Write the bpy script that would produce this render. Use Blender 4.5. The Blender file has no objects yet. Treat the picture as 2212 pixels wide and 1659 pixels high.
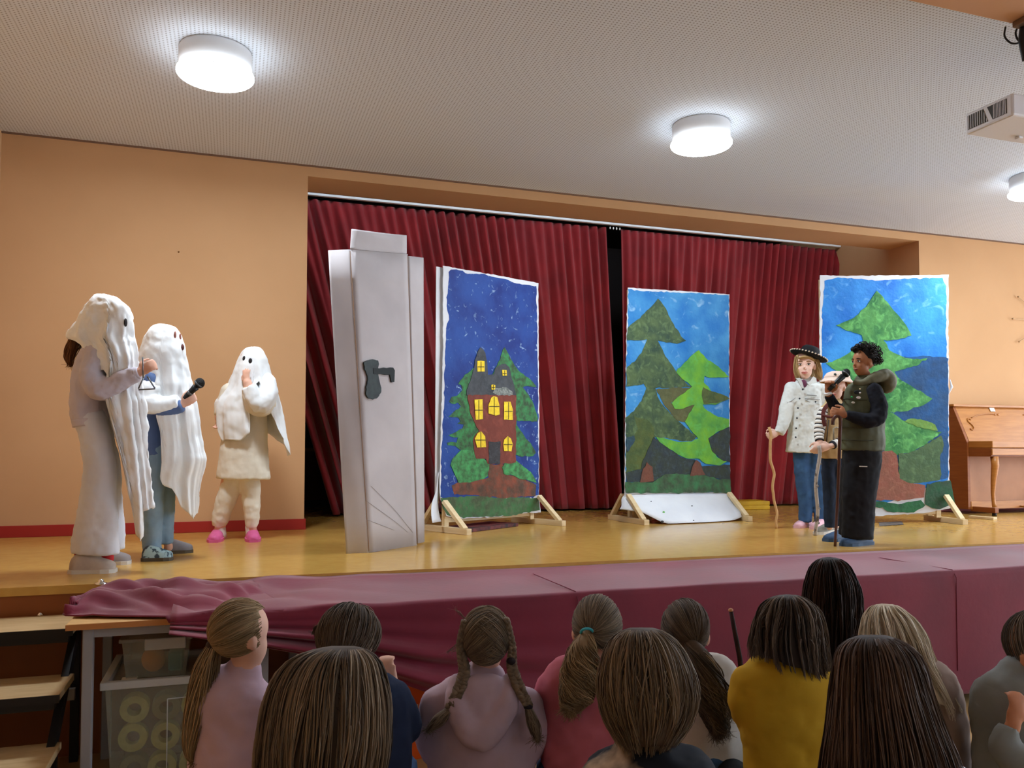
import bpy, bmesh, math, random
import numpy as np
from mathutils import Vector, Matrix

# ------------------------------------------------------------------ camera, world, exposure
W, H_ = 2212, 1659
F, YAW, PIT, ROL = 1776.72, 0.326336, 0.037833, 0.002066
CX, CY = 1106.0, 905.0
CAM = np.array([-0.546, -6.823, 0.64])
f_ = np.array([math.sin(YAW)*math.cos(PIT), math.cos(YAW)*math.cos(PIT), math.sin(PIT)])
_r = np.array([math.cos(YAW), -math.sin(YAW), 0.0]); _u = np.cross(_r, f_)
r_ = math.cos(ROL)*_r + math.sin(ROL)*_u
u_ = -math.sin(ROL)*_r + math.cos(ROL)*_u
scene = bpy.context.scene
COL = scene.collection
cam_data = bpy.data.cameras.new('camera'); cam = bpy.data.objects.new('camera', cam_data); COL.objects.link(cam)
cam_data.sensor_width = 36.0; cam_data.lens = F/W*36.0
cam_data.shift_y = (CY-H_/2)/W
cam_data.clip_start = 0.05; cam_data.clip_end = 100
cam.matrix_world = Matrix(((r_[0], u_[0], -f_[0], CAM[0]), (r_[1], u_[1], -f_[1], CAM[1]), (r_[2], u_[2], -f_[2], CAM[2]), (0, 0, 0, 1)))
scene.camera = cam
world = bpy.data.worlds.new('hall_daylight'); scene.world = world; world.use_nodes = True
bg = world.node_tree.nodes['Background']
bg.inputs['Color'].default_value = (0.78, 0.88, 1.0, 1); bg.inputs['Strength'].default_value = 8.0
LAMP_POWER = 122.0
scene.view_settings.view_transform = 'Standard'; scene.view_settings.look = 'None'
scene.view_settings.exposure = 0.15; scene.view_settings.gamma = 1.0
scene.view_settings.use_curve_mapping = False

def ray(px, py): return f_ + r_*((px-CX)/F) - u_*((py-CY)/F)
def atd(px, py, d): return CAM + ray(px, py)*d
def aty(px, py, y):
    v = ray(px, py); return CAM + v*((y-CAM[1])/v[1])
def atx(px, py, x):
    v = ray(px, py); return CAM + v*((x-CAM[0])/v[0])
def atz(px, py, z):
    v = ray(px, py); return CAM + v*((z-CAM[2])/v[2])
def dep(P): return float((np.asarray(P)-CAM) @ f_)
FLOOR = -0.80          # hall floor; the stage floor is z = 0
CEIL = 2.963

# ------------------------------------------------------------------ helpers
rng = np.random.default_rng(7)
def lin(c):
    if max(c) > 1.0: c = tuple(x/255.0 for x in c)
    return tuple((x/12.92 if x <= 0.04045 else ((x+0.055)/1.055)**2.4) for x in c)
MATS = {}
def mat(name, col, col2=None, rough=0.7, scale=8.0, detail=4.0, bump=0.0, bscale=None, spec=0.3, metal=0.0,
        lo=0.35, hi=0.65, stretch=None, emis=None, trans=0.0, sheen=0.0, alpha=1.0, bdist=0.01, coat=0.0):
    if name in MATS: return MATS[name]
    m = bpy.data.materials.new(name); m.use_nodes = True; MATS[name] = m
    nt = m.node_tree; N = nt.nodes; L = nt.links; b = N['Principled BSDF']
    b.inputs['Roughness'].default_value = rough; b.inputs['Metallic'].default_value = metal
    b.inputs['Specular IOR Level'].default_value = spec
    c1 = lin(col); b.inputs['Base Color'].default_value = (*c1, 1)
    if sheen: b.inputs['Sheen Weight'].default_value = sheen
    if trans: b.inputs['Transmission Weight'].default_value = trans; b.inputs['IOR'].default_value = 8.05
    if coat: b.inputs['Coat Weight'].default_value = coat; b.inputs['Coat Roughness'].default_value = 0.1
    if alpha < 1: b.inputs['Alpha'].default_value = alpha
    tc = mp = None
    if col2 is not None or bump:
        tc = N.new('ShaderNodeTexCoord'); mp = N.new('ShaderNodeMapping')
        L.new(tc.outputs['Object'], mp.inputs['Vector'])
        if stretch: mp.inputs['Scale'].default_value = stretch
    if col2 is not None:
        n = N.new('ShaderNodeTexNoise'); n.inputs['Scale'].default_value = scale; n.inputs['Detail'].default_value = detail
        L.new(mp.outputs[0], n.inputs['Vector'])
        r = N.new('ShaderNodeValToRGB'); r.color_ramp.elements[0].position = lo; r.color_ramp.elements[1].position = hi
        r.color_ramp.elements[0].color = (*c1, 1); r.color_ramp.elements[1].color = (*lin(col2), 1)
        L.new(n.outputs['Fac'], r.inputs['Fac']); L.new(r.outputs['Color'], b.inputs['Base Color'])
    if bump:
        n2 = N.new('ShaderNodeTexNoise'); n2.inputs['Scale'].default_value = bscale or scale*2; n2.inputs['Detail'].default_value = 5
        L.new(mp.outputs[0], n2.inputs['Vector'])
        bp = N.new('ShaderNodeBump'); bp.inputs['Strength'].default_value = bump; bp.inputs['Distance'].default_value = bdist
        L.new(n2.outputs['Fac'], bp.inputs['Height']); L.new(bp.outputs[0], b.inputs['Normal'])
    if emis:
        b.inputs['Emission Color'].default_value = (*lin(emis[0]), 1); b.inputs['Emission Strength'].default_value = emis[1]
    return m

BASE = {}
def tag(o, label=None, cat=None, group=None, kind=None):
    if label: o['label'] = label
    if cat: o['category'] = cat
    if group: o['group'] = group
    if kind: o['kind'] = kind
    return o
def thing(name, label, cat, loc, group=None):
    o = bpy.data.objects.new(name, None); COL.objects.link(o); o.empty_display_size = 0.1
    o.location = loc; BASE[o] = np.array(loc, float)
    return tag(o, label, cat, group)
def mk(name, V, faces, m, parent=None, smooth=True, org=None):
    V = np.asarray(V, float).reshape(-1, 3)
    if parent is not None: base = BASE[parent]
    elif org is not None: base = np.array(org, float)
    else:
        lo, hi = V.min(0), V.max(0); base = np.array([(lo[0]+hi[0])/2, (lo[1]+hi[1])/2, lo[2]])
    me = bpy.data.meshes.new(name)
    me.from_pydata((V-base).tolist(), [], [tuple(int(i) for i in f) for f in faces])
    me.validate()
    if smooth: me.shade_smooth()
    o = bpy.data.objects.new(name, me); COL.objects.link(o)
    if m is not None: me.materials.append(m)
    if parent is not None: o.parent = parent
    else: o.location = base
    BASE[o] = base
    return o
def fixn(o):
    bm = bmesh.new(); bm.from_mesh(o.data); bmesh.ops.recalc_face_normals(bm, faces=bm.faces); bm.to_mesh(o.data); bm.free()
    return o
PENDING = []
def addmod(o, kind, **kw):
    md = o.modifiers.new(kind.lower(), kind)
    for k, v in kw.items(): setattr(md, k, v)
    if o not in PENDING: PENDING.append(o)
    return md
def bevel(o, w=0.004, seg=2):
    addmod(o, 'BEVEL', width=w, segments=seg, limit_method='ANGLE'); return o
def finalize():
    bpy.context.view_layer.update()
    dg = bpy.context.evaluated_depsgraph_get()
    for o in PENDING:
        me = bpy.data.meshes.new_from_object(o.evaluated_get(dg), depsgraph=dg)
        ms = [s for s in o.data.materials]
        sm = o.get('_smooth', True)
        o.modifiers.clear(); old = o.data; o.data = me
        if not me.materials:
            for s in ms: me.materials.append(s)
        if sm == 1: me.shade_smooth()
        if '_smooth' in o: del o['_smooth']
    PENDING.clear()
_b8 = np.array([[x, y, z] for x in (-1, 1) for y in (-1, 1) for z in (-1, 1)], float)
_bf = [(0, 1, 3, 2), (4, 6, 7, 5), (0, 4, 5, 1), (2, 3, 7, 6), (0, 2, 6, 4), (1, 5, 7, 3)]
class MB:
    """collects shapes into one mesh"""
    def __init__(s): s.v = []; s.f = []; s.n = 0
    def add(s, V, Fs):
        V = np.asarray(V, float).reshape(-1, 3); s.v.append(V); s.f += [tuple(i+s.n for i in f) for f in Fs]; s.n += len(V); return s
    def box(s, lo, hi):
        lo = np.array(lo, float); hi = np.array(hi, float); return s.add((lo+hi)/2 + _b8*(hi-lo)/2, _bf)
    def beam(s, p0, p1, w, h, up=(0, 0, 1)):
        p0 = np.array(p0, float); p1 = np.array(p1, float); t = p1-p0; Ln = np.linalg.norm(t); t /= Ln
        up = np.array(up, float); a = np.cross(up, t)
        if np.linalg.norm(a) < 1e-4: a = np.cross((1, 0, 0), t)
        a /= np.linalg.norm(a); b = np.cross(t, a)
        V = (p0+p1)/2 + _b8[:, :1]*t*Ln/2 + _b8[:, 1:2]*a*w/2 + _b8[:, 2:]*b*h/2
        return s.add(V, _bf)
    def hexa(s, P):   # 8 points: bottom 4 ring, top 4 ring
        return s.add(P, [(3, 2, 1, 0), (4, 5, 6, 7), (0, 1, 5, 4), (1, 2, 6, 5), (2, 3, 7, 6), (3, 0, 4, 7)])
    def tube(s, pts, rad, n=10, caps=True):
        P = np.asarray(pts, float); k = len(P); R = np.broadcast_to(np.asarray(rad, float), (k,)) if np.ndim(rad) <= 1 else rad
        T = np.gradient(P, axis=0); T /= np.linalg.norm(T, axis=1)[:, None]+1e-12
        ref = np.array([0, 0, 1.]) if abs(T[0][2]) < .9 else np.array([1., 0, 0])
        V = []; A = np.cross(T[0], ref); A /= np.linalg.norm(A)
        for i in range(k):
            A = A - T[i]*(A@T[i]); A /= np.linalg.norm(A)+1e-12; B = np.cross(T[i], A)
            for j in range(n):
                q = 2*math.pi*j/n; V.append(P[i]+R[i]*(math.cos(q)*A+math.sin(q)*B))
        Fs = [(i*n+j, i*n+(j+1) % n, (i+1)*n+(j+1) % n, (i+1)*n+j) for i in range(k-1) for j in range(n)]
        if caps: Fs += [tuple(range(n-1, -1, -1)), tuple((k-1)*n+j for j in range(n))]
        return s.add(V, Fs)
    def ell(s, c, r, ax=None, nu=14, nv=9):
        ax = np.eye(3) if ax is None else np.asarray(ax, float)
        V = []
        for i in range(1, nv):
            ph = math.pi*i/nv
            for j in range(nu):
                th = 2*math.pi*j/nu; V.append((math.sin(ph)*math.cos(th), math.sin(ph)*math.sin(th), math.cos(ph)))
        V += [(0, 0, 1), (0, 0, -1)]
        V = np.array(V)*np.array(r); V = np.array(c) + V @ ax
        Fs = [(i*nu+j, (i+1)*nu+j, (i+1)*nu+(j+1) % nu, i*nu+(j+1) % nu) for i in range(nv-2) for j in range(nu)]
        tp = (nv-1)*nu
        Fs += [(tp, j, (j+1) % nu) for j in range(nu)] + [(tp+1, (nv-2)*nu+(j+1) % nu, (nv-2)*nu+j) for j in range(nu)]
        return s.add(V, Fs)
    def lathe(s, c, prof, n=32, ax=None):
        ax = np.eye(3) if ax is None else np.asarray(ax, float); V = []
        for r, z in prof:
            for j in range(n):
                q = 2*math.pi*j/n; V.append((r*math.cos(q), r*math.sin(q), z))
        V = np.array(c)+np.array(V) @ ax; k = len(prof)
        Fs = [(i*n+j, i*n+(j+1) % n, (i+1)*n+(j+1) % n, (i+1)*n+j) for i in range(k-1) for j in range(n)]
        Fs += [tuple(range(n-1, -1, -1)), tuple((k-1)*n+j for j in range(n))]
        return s.add(V, Fs)
    def build(s, name, m, parent=None, smooth=False, org=None, bev=0):
        o = mk(name, np.concatenate(s.v), s.f, m, parent, smooth, org)
        fixn(o)
        if bev: o['_smooth'] = False; bevel(o, bev)
        return o
def box(name, lo, hi, m, parent=None, bev=0, org=None): return MB().box(lo, hi).build(name, m, parent, False, org, bev)
def grid(name, P, m, parent=None, thick=0.0, smooth=True, closed=False, org=None):
    """P: (a,b,3) grid surface"""
    P = np.asarray(P, float); a, b = P.shape[:2]
    bb = b if closed else b-1
    Fs = [(i*b+j, i*b+(j+1) % b, (i+1)*b+(j+1) % b, (i+1)*b+j) for i in range(a-1) for j in range(bb)]
    o = mk(name, P.reshape(-1, 3), Fs, m, parent, smooth, org)
    if thick: addmod(o, 'SOLIDIFY', thickness=thick, offset=0)
    return o
def noise1(n, seed, freq=4):
    g = np.random.default_rng(seed); x = np.linspace(0, 1, n); y = np.zeros(n)
    for k in range(1, freq+1): y += g.normal()*np.sin(2*math.pi*k*x*g.uniform(.7, 1.3)+g.uniform(0, 6.28))/k
    return y
def cr(P, k=6):
    """Catmull-Rom resample of rows"""
    P = np.asarray(P, float); n = len(P)
    if n < 3: return np.array([P[0]+(P[-1]-P[0])*i/k for i in range(k+1)])
    Q = np.vstack([2*P[0]-P[1], P, 2*P[-1]-P[-2]]); out = []
    for i in range(1, n):
        p0, p1, p2, p3 = Q[i-1], Q[i], Q[i+1], Q[i+2]
        for j in range(k):
            t = j/k; out.append(.5*((2*p1)+(-p0+p2)*t+(2*p0-5*p1+4*p2-p3)*t*t+(-p0+3*p1-3*p2+p3)*t**3))
    out.append(P[-1]); return np.array(out)
TEX = {}
def clouds(scale):
    if scale not in TEX:
        t = bpy.data.textures.new('folds_%g' % scale, 'CLOUDS'); t.noise_scale = scale; t.noise_depth = 2; TEX[scale] = t
    return TEX[scale]
def poly_on(plane_o, plane_n, pts, off, name, m, parent, thick=0.0012, jit=0.004, seed=0, sub=3):
    """a painted shape: an outline on a plane, with a ragged brushed edge and a little thickness"""
    g = np.random.default_rng(seed); P = []
    n = len(pts)
    for i in range(n):
        a = np.array(pts[i]); b = np.array(pts[(i+1) % n]); k = max(1, int(np.linalg.norm(b-a)/0.03)) if sub else 1
        for j in range(k):
            q = a+(b-a)*j/k
            if sub: q = q+g.normal(size=3)*jit
            P.append(q)
    P = np.array(P); P = P-np.outer((P-plane_o) @ plane_n, plane_n)+plane_n*off
    k = len(P)
    bm = bmesh.new(); vs = [bm.verts.new(p-BASE[parent]) for p in P]
    fc = bm.faces.new(vs); res = bmesh.ops.extrude_face_region(bm, geom=[fc])
    for v in res['geom']:
        if isinstance(v, bmesh.types.BMVert): v.co -= Vector(plane_n*thick)
    bmesh.ops.triangulate(bm, faces=[q for q in bm.faces if len(q.verts) > 4]); bmesh.ops.recalc_face_normals(bm, faces=bm.faces)
    me = bpy.data.meshes.new(name); bm.to_mesh(me); bm.free(); me.materials.append(m)
    o = bpy.data.objects.new(name, me); COL.objects.link(o); o.parent = parent; BASE[o] = BASE[parent]
    return o
UP = np.array([0, 0, 1.])
def struct(o): o['kind'] = 'structure'; return o
# ------------------------------------------------------------------ materials of the hall
M_wall = mat('peach_wall_paint', (204, 160, 116), (198, 154, 110), rough=.8, scale=1.2, bump=.12, bscale=90, bdist=.002)
M_base = mat('red_skirting', (160, 44, 38), rough=.45)
M_stage = mat('ochre_linoleum', (202, 160, 82), (194, 150, 74), rough=.2, scale=14, spec=.5)
M_floor = mat('beige_hall_floor', (190, 156, 106), (182, 148, 98), rough=.3, scale=5)
M_riser = mat('stage_front_board', (150, 88, 46), (140, 80, 42), rough=.5, scale=3)
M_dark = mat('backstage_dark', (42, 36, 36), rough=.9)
M_white = mat('white_lacquer', (226, 228, 228), rough=.45)
M_metal = mat('grey_steel', (150, 152, 156), rough=.4, metal=.6)
M_black = mat('black_metal', (30, 29, 31), rough=.5)
# perforated acoustic ceiling: a fine grid of round holes, far below ten pixels each
def ceiling_mat():
    m = bpy.data.materials.new('perforated_ceiling'); m.use_nodes = True; nt = m.node_tree; N = nt.nodes; L = nt.links; b = N['Principled BSDF']
    b.inputs['Roughness'].default_value = .9
    tc = N.new('ShaderNodeTexCoord'); sc = N.new('ShaderNodeVectorMath'); sc.operation = 'SCALE'; sc.inputs['Scale'].default_value = 1/0.022
    L.new(tc.outputs['Object'], sc.inputs[0]); fr = N.new('ShaderNodeVectorMath'); fr.operation = 'FRACTION'; L.new(sc.outputs[0], fr.inputs[0])
    sp = N.new('ShaderNodeSeparateXYZ'); L.new(fr.outputs[0], sp.inputs[0])
    cb = N.new('ShaderNodeCombineXYZ'); L.new(sp.outputs[0], cb.inputs[0]); L.new(sp.outputs[1], cb.inputs[1])
    ds = N.new('ShaderNodeVectorMath'); ds.operation = 'DISTANCE'; ds.inputs[1].default_value = (.5, .5, 0); L.new(cb.outputs[0], ds.inputs[0])
    rp = N.new('ShaderNodeValToRGB'); rp.color_ramp.elements[0].position = .19; rp.color_ramp.elements[1].position = .27
    rp.color_ramp.elements[0].color = (.36, .37, .385, 1); rp.color_ramp.elements[1].color = (*lin((218, 225, 234)), 1)
    L.new(ds.outputs['Value'], rp.inputs[0]); L.new(rp.outputs[0], b.inputs['Base Color']); return m
M_ceil = ceiling_mat()

# ------------------------------------------------------------------ room shell
XL, XR = -2.185, 9.6
struct(box('floor', (XL-.2, -9.5, FLOOR-.1), (XR, -2.44, FLOOR), M_floor))
st = struct(box('floor_stage', (XL-.2, -2.46, -.04), (XR, 3.4, 0), M_stage))
st['label'] = 'glossy ochre linoleum stage floor'
mk_riser = struct(box('wall_stage_front', (XL-.2, -2.445, FLOOR), (XR, -2.40, -.04), M_riser))
# back wall with the proscenium opening
OX0, OX1, OZ = 0.0, 6.325, 2.872
w = MB(); w.box((XL-.2, 0, 0), (OX0, .42, CEIL+.3)); w.box((OX1, 0, 0), (XR, .42, CEIL+.3)); w.box((OX0, 0, OZ), (OX1, .42, CEIL+.3))
struct(w.build('wall_back', M_wall))
struct(box('wall_rear_bounce', (XL-.2, -9.6, FLOOR), (XR+.2, -9.5, CEIL+.3), mat('rear_wall_bounce_white', (232, 234, 236), rough=.8)))  # unseen wall added to shut out light from behind and bounce neutral light
# window wall on the right of the hall: daylight comes in here
wr = MB(); wr.box((XR, -9.5, FLOOR), (XR+.2, .42, -.05)); wr.box((XR, -9.5, 2.75), (XR+.2, .42, CEIL+.3)); wr.box((XR, -.7, -.05), (XR+.2, .42, 2.75))
for k in range(4): wr.box((XR, -9.5+k*2.85, -.05), (XR+.2, -9.2+k*2.85, 2.75))
struct(wr.build('wall_right', M_wall))
for k in range(3):
    y0, y1 = -9.2+k*2.85, -9.5+(k+1)*2.85; wf = MB()
    for a, b in (((y0, -.05), (y0+.06, 2.75)), ((y1-.06, -.05), (y1, 2.75)), ((y0+.06, -.05), (y1-.06, .01)), ((y0+.06, 2.69), (y1-.06, 2.75)), (((y0+y1)/2-.03, .01), ((y0+y1)/2+.03, 2.69))):
        wf.box((XR+.07, a[0], a[1]), (XR+.13, b[0], b[1]))
    struct(wf.build('window_%d' % (k+1), M_white))
struct(box('wall_left', (XL-.2, -9.5, FLOOR), (XL, 0, CEIL+.3), M_wall))
struct(box('wall_reveal_right', (OX1, .42, 0), (OX1+.15, 3.4, 3.5), M_wall))
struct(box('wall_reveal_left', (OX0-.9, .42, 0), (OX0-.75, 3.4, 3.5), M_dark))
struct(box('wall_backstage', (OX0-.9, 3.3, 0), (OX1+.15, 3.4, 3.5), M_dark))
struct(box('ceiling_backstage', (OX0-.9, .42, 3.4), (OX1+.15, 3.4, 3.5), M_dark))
ce = struct(box('ceiling', (XL-.2, -9.5, CEIL), (XR, 0, CEIL+.12), M_ceil, org=(0, 0, CEIL)))
# dark shadow joint between wall and ceiling
struct(box('trim_1', (XL, -.012, CEIL-.012), (XR, 0, CEIL), mat('ceiling_joint', (120, 92, 74))))
struct(box('baseboard_left', (XL, -.014, 0), (OX0, 0, .085), M_base, bev=.003))
struct(box('baseboard_jamb', (OX0, -.014, 0), (OX0+.012, .42, .085), M_base))
struct(box('baseboard_right', (OX1, -.014, 0), (XR, 0, .085), M_base, bev=.003))
struct(box('baseboard_side', (XL, -2.44, 0), (XL+.014, -.014, .085), M_base))
# downstand beam near the projector
pb = atz(1960, 0, CEIL-.22)
struct(box('trim_2', (1.0, pb[1]-.45, CEIL-.22), (XR, pb[1], CEIL), mat('beam_paint', (206, 158, 120), rough=.8)))
# brown cabinet edge glimpsed behind the curtain
b0 = aty(690, 990, 2.6)
bc = thing('backstage_cupboard', 'low brown cupboard in the dark behind the left curtain edge', 'cupboard', (0.35, 2.6, 0))
box('body', (-.2, 2.55, 0), (.9, 3.0, .62), mat('dark_brown_wood', (92, 58, 40), (80, 48, 34), scale=6), bc, bev=.006)
box('top', (-.23, 2.52, .62), (.93, 3.0, .66), mat('brown_top', (120, 80, 54)), bc)
box('plinth', (-.18, 2.57, 0.0), (.88, 2.549, .08), M_black, bc)

# ------------------------------------------------------------------ ceiling lights
M_diff = mat('lamp_diffuser', (250, 255, 255), rough=.4, emis=((232, 244, 255), LAMP_POWER))
M_ring = mat('lamp_lens_ring', (240, 250, 250), rough=.3, emis=((236, 246, 255), LAMP_POWER*.11))
M_lamp = mat('lamp_housing', (228, 230, 232), rough=.5)
def lamp(x, y, label):
    t = thing('ceiling_light', label, 'ceiling light', (x, y, CEIL), 'round ceiling lights in a row')
    MB().lathe((x, y, CEIL), [(.198, 0), (.203, -.012), (.203, -.125), (.198, -.128)], 48).build('housing', M_lamp, t, True)
    MB().lathe((x, y, CEIL), [(.204, -.1285), (.213, -.130), (.216, -.136), (.216, -.146), (.211, -.153), (.204, -.1545)], 48).build('lens_ring', M_ring, t, True)
    MB().lathe((x, y, CEIL), [(.2035, -.152), (.2035, -.1565), (.19, -.158), (.05, -.159)], 48).build('diffuser', M_diff, t, True)
    for k in range(3):
        q = .5+k*2.094; MB().lathe((x+.206*math.cos(q), y+.206*math.sin(q), CEIL-.1535), [(.004, 0), (.004, -.005)], 8).build('clip', M_metal, t)
    return t
p1_ = atz(464, 135, CEIL-.14); p2_ = atz(1512, 303, CEIL-.14)
lamp(-.675, -1.80, 'round white ceiling light above the three ghosts, leftmost of the row')
lamp(2.585, -1.77, 'round white ceiling light above the middle of the stage')
lamp(5.85, -1.74, 'round white ceiling light cut off by the right edge of the photo')
# ------------------------------------------------------------------ curtains
M_cur = mat('burgundy_curtain', (146, 25, 32), (126, 20, 28), rough=.75, scale=3, sheen=.25, bump=.1, bscale=160, bdist=.002)
CY_ = 1.25
def curtain(name, label, xt0, xt1, xb0, xb1, zt, zb, seed, npl):
    """pleated drape: narrow pleats at the heading that merge into wider folds below"""
    g = np.random.default_rng(seed); nx = npl*8; nz = 36
    u = np.linspace(0, 1, nx); s = np.linspace(0, 1, nz)
    ph = u*npl*2*math.pi + .6*noise1(nx, seed+1, 9)
    ph2 = u*npl*math.pi + 1.1*noise1(nx, seed+2, 7)
    amp = .030+.012*np.clip(noise1(nx, seed+3, 8), -1, 1)
    ampb = .065+.03*np.clip(noise1(nx, seed+4, 8), -1, 1)
    P = np.zeros((nz, nx, 3)); dr = noise1(nx, seed+5, 6)*.02
    for i, k in enumerate(s):
        w_ = min(1, k*1.6)
        y = CY_ + np.sin(ph)*amp*(1-.65*w_) + np.sin(ph2)*ampb*w_ + .02*w_*np.sin(ph*.31+k*3)
        x = (xt0+(xt1-xt0)*u)*(1-k) + (xb0+(xb1-xb0)*u)*k + dr*w_ + .012*w_*np.sin(ph2*2+k*2)
        z = zt+(zb-zt)*k + (.006*np.sin(ph) if k == 0 else 0)
        P[i, :, 0] = x; P[i, :, 1] = y-.10*max(0, k-.93)*np.sin(ph2*.5); P[i, :, 2] = z
    o = grid(name, P, M_cur, None, .004)
    return tag(o, label, 'curtain', 'burgundy stage curtains')
ZT = 3.06
curtain('stage_curtain', 'pleated burgundy stage curtain behind the cardboard door and haunted house painting', -.55, aty(1309, 480, CY_)[0], .36, aty(1338, 1000, CY_)[0]+.02, ZT, .02, 11, 36)
curtain('stage_curtain', 'pleated burgundy stage curtain behind the fir tree painting, right of the dark gap', aty(1341, 490, CY_)[0], aty(1832, 540, CY_)[0], aty(1334, 1000, CY_)[0]+.05, aty(1762, 1000, CY_)[0], ZT, .02, 23, 31)
rz = aty(1310, 485.5, CY_-.06)[2]
cr_ = thing('curtain_rail', 'white curtain rail along the top of the stage curtains', 'curtain rail', (3, CY_-.06, rz))
MB().box((-.6, CY_-.075, rz+.004), (6.32, CY_-.035, rz+.026)).build('track', M_white, cr_)
for k in range(4):
    px = 1318+k*7; q = aty(px, 490, CY_-.05)
    MB().ell((q[0], q[1], rz-.028), (.008, .006, .014)).build('glider', M_white, cr_, True)

# ------------------------------------------------------------------ cardboard door prop
M_card = mat('white_painted_cardboard', (190, 183, 184), (174, 167, 168), rough=.75, scale=2.2, bump=.15, bscale=6, bdist=.006)
M_cedge = mat('cardboard_edge', (150, 118, 92))
M_hpaint = mat('dark_grey_green_paint', (52, 62, 62), (40, 48, 50), rough=.6, scale=20)
gl, gm, gm2, gr = atz(748, 1196, 0), atz(797, 1194, 0), atz(900, 1178, 0), atz(916, 1172, 0)
tl, tm, tm2, tr = aty(709, 541, gl[1]), aty(756, 539, gm[1]), aty(880, 549, gm2[1]), aty(914, 557, gr[1])
dp = thing('cardboard_door', 'tall folded white cardboard door prop with painted handle', 'door prop', tuple((gm+gm2)/2))
def leaf(name, a, b, c, d, m, parent, th=.007, cuts=10):
    P = np.zeros((cuts+1, cuts+1, 3)); n = np.cross(b-a, d-a); n /= np.linalg.norm(n); g = np.random.default_rng(int(abs(a[0])*1000))
    ph = g.uniform(0, 6, 4)
    for i in range(cuts+1):
        for j in range(cuts+1):
            u, v = j/cuts, i/cuts; P[i, j] = (a*(1-u)+b*u)*(1-v)+(d*(1-u)+c*u)*v
            P[i, j] += n*.006*math.sin(v*7+ph[0]+u*2)*math.sin(u*math.pi)
    return grid(name, P, m, parent, th)
leaf('side_leaf', gl, gm, tm, tl, M_card, dp)
leaf('front_leaf', gm, gm2, tm2, tm, M_card, dp)
leaf('side_leaf', gm2+[.006, .004, .012], gr+[0, 0, .005], tr, tm2+[.006, .004, -.012], M_card, dp)
nback = np.array([-.3, 1, 0])*.08
ft = [aty(757, 538, gm[1]), aty(878, 548, gm2[1]), aty(881, 508, gm2[1])+[0, .05, 0.01], aty(762, 494, gm[1])+[0, .05, .01]]
leaf('top_flap', *ft, M_card, dp)
for a_, b_ in ((gm, tm), (gm2, tm2)):
    o_ = MB().tube([a_+np.array([0, -.004, .01]), (a_+b_)/2+np.array([0, -.004, 0]), b_+np.array([0, -.004, -.01])], .0022, 6).build('fold_crease', M_cedge, dp)
hv = .52; hO = (gm*(1-hv)+tm*hv); hR = gm2*(1-hv)+tm2*hv; hU = ((tm-gm)+(tm2-gm2))/2
dn = np.cross(hR-hO, hU); dn /= np.linalg.norm(dn)
if dn @ (CAM-gm) < 0: dn = -dn
def onpl(px, py, o, n):
    v = ray(px, py); return CAM+v*(((o-CAM) @ n)/(v @ n))
def crop(pts, ox, oy, s): return [(ox+x*s, oy+y*s) for x, y in pts]
plate = crop([(282, 795), (310, 783), (340, 790), (345, 810), (340, 835), (350, 880), (355, 920), (340, 945), (315, 952), (292, 940), (292, 900), (298, 860), (285, 825)], 640, 380, .5063)
lever = crop([(320, 822), (405, 818), (412, 830), (410, 878), (398, 880), (390, 850), (322, 845)], 640, 380, .5063)
hp = poly_on(hO, dn, [onpl(x, y, hO, dn) for x, y in cr(plate+plate[:1], 4)[:-1]], .016, 'painted_handle_plate', M_hpaint, dp, .008, .002, 3)
hp['label'] = 'dark painted door handle plate'
poly_on(hO, dn, [onpl(x, y, hO, dn) for x, y in lever], .0185, 'painted_lever', mat('near_black_paint', (34, 40, 42)), dp, .010, .0015, 4)
# creases in the card, their shade drawn as thin darker cords
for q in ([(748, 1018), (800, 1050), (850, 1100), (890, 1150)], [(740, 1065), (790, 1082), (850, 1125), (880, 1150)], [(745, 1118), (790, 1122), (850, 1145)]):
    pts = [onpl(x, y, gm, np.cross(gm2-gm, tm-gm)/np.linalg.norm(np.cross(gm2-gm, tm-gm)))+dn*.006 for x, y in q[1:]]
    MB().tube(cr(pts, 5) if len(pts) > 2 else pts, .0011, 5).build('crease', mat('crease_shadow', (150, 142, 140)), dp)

# ------------------------------------------------------------------ painted backdrops on wooden stands
M_paper = mat('white_paper', (226, 228, 232), (214, 216, 222), rough=.8, scale=3, bump=.35, bscale=5, bdist=.012)
M_pine = mat('pine_batten', (228, 206, 166), (214, 188, 144), rough=.6, scale=3, stretch=(1, 1, 12))
def paint(name, a, b, sc=9, lo=.36, hi=.64, bump=.5, speck=None):
    new = 'paint_'+name not in MATS
    m = mat('paint_'+name, a, b, rough=.6, scale=sc, lo=lo, hi=hi, bump=bump, bscale=30, bdist=.008, detail=8)
    if new:      # a second, finer layer of brush dabs, paler or darker than the ground
        nt = m.node_tree; N = nt.nodes; L = nt.links; b_ = N['Principled BSDF']; old = b_.inputs['Base Color'].links[0].from_socket
        tc = [q for q in N if q.type == 'TEX_COORD'][0]; c, s_, l_, h_ = speck or (tuple(min(255, int(q*1.15+10)) for q in b), sc*2.4, .5, .75)
        n = N.new('ShaderNodeTexNoise'); n.inputs['Scale'].default_value = s_; n.inputs['Detail'].default_value = 5; n.inputs['Distortion'].default_value = .9; L.new(tc.outputs['Object'], n.inputs['Vector'])
        r = N.new('ShaderNodeMapRange'); r.inputs['From Min'].default_value = l_; r.inputs['From Max'].default_value = h_; L.new(n.outputs['Fac'], r.inputs['Value'])
        x = N.new('ShaderNodeMix'); x.data_type = 'RGBA'; L.new(r.outputs[0], x.inputs['Factor']); L.new(old, x.inputs['A']); x.inputs['B'].default_value = (*lin(c), 1); L.new(x.outputs['Result'], b_.inputs['Base Color'])
    return m
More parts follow.
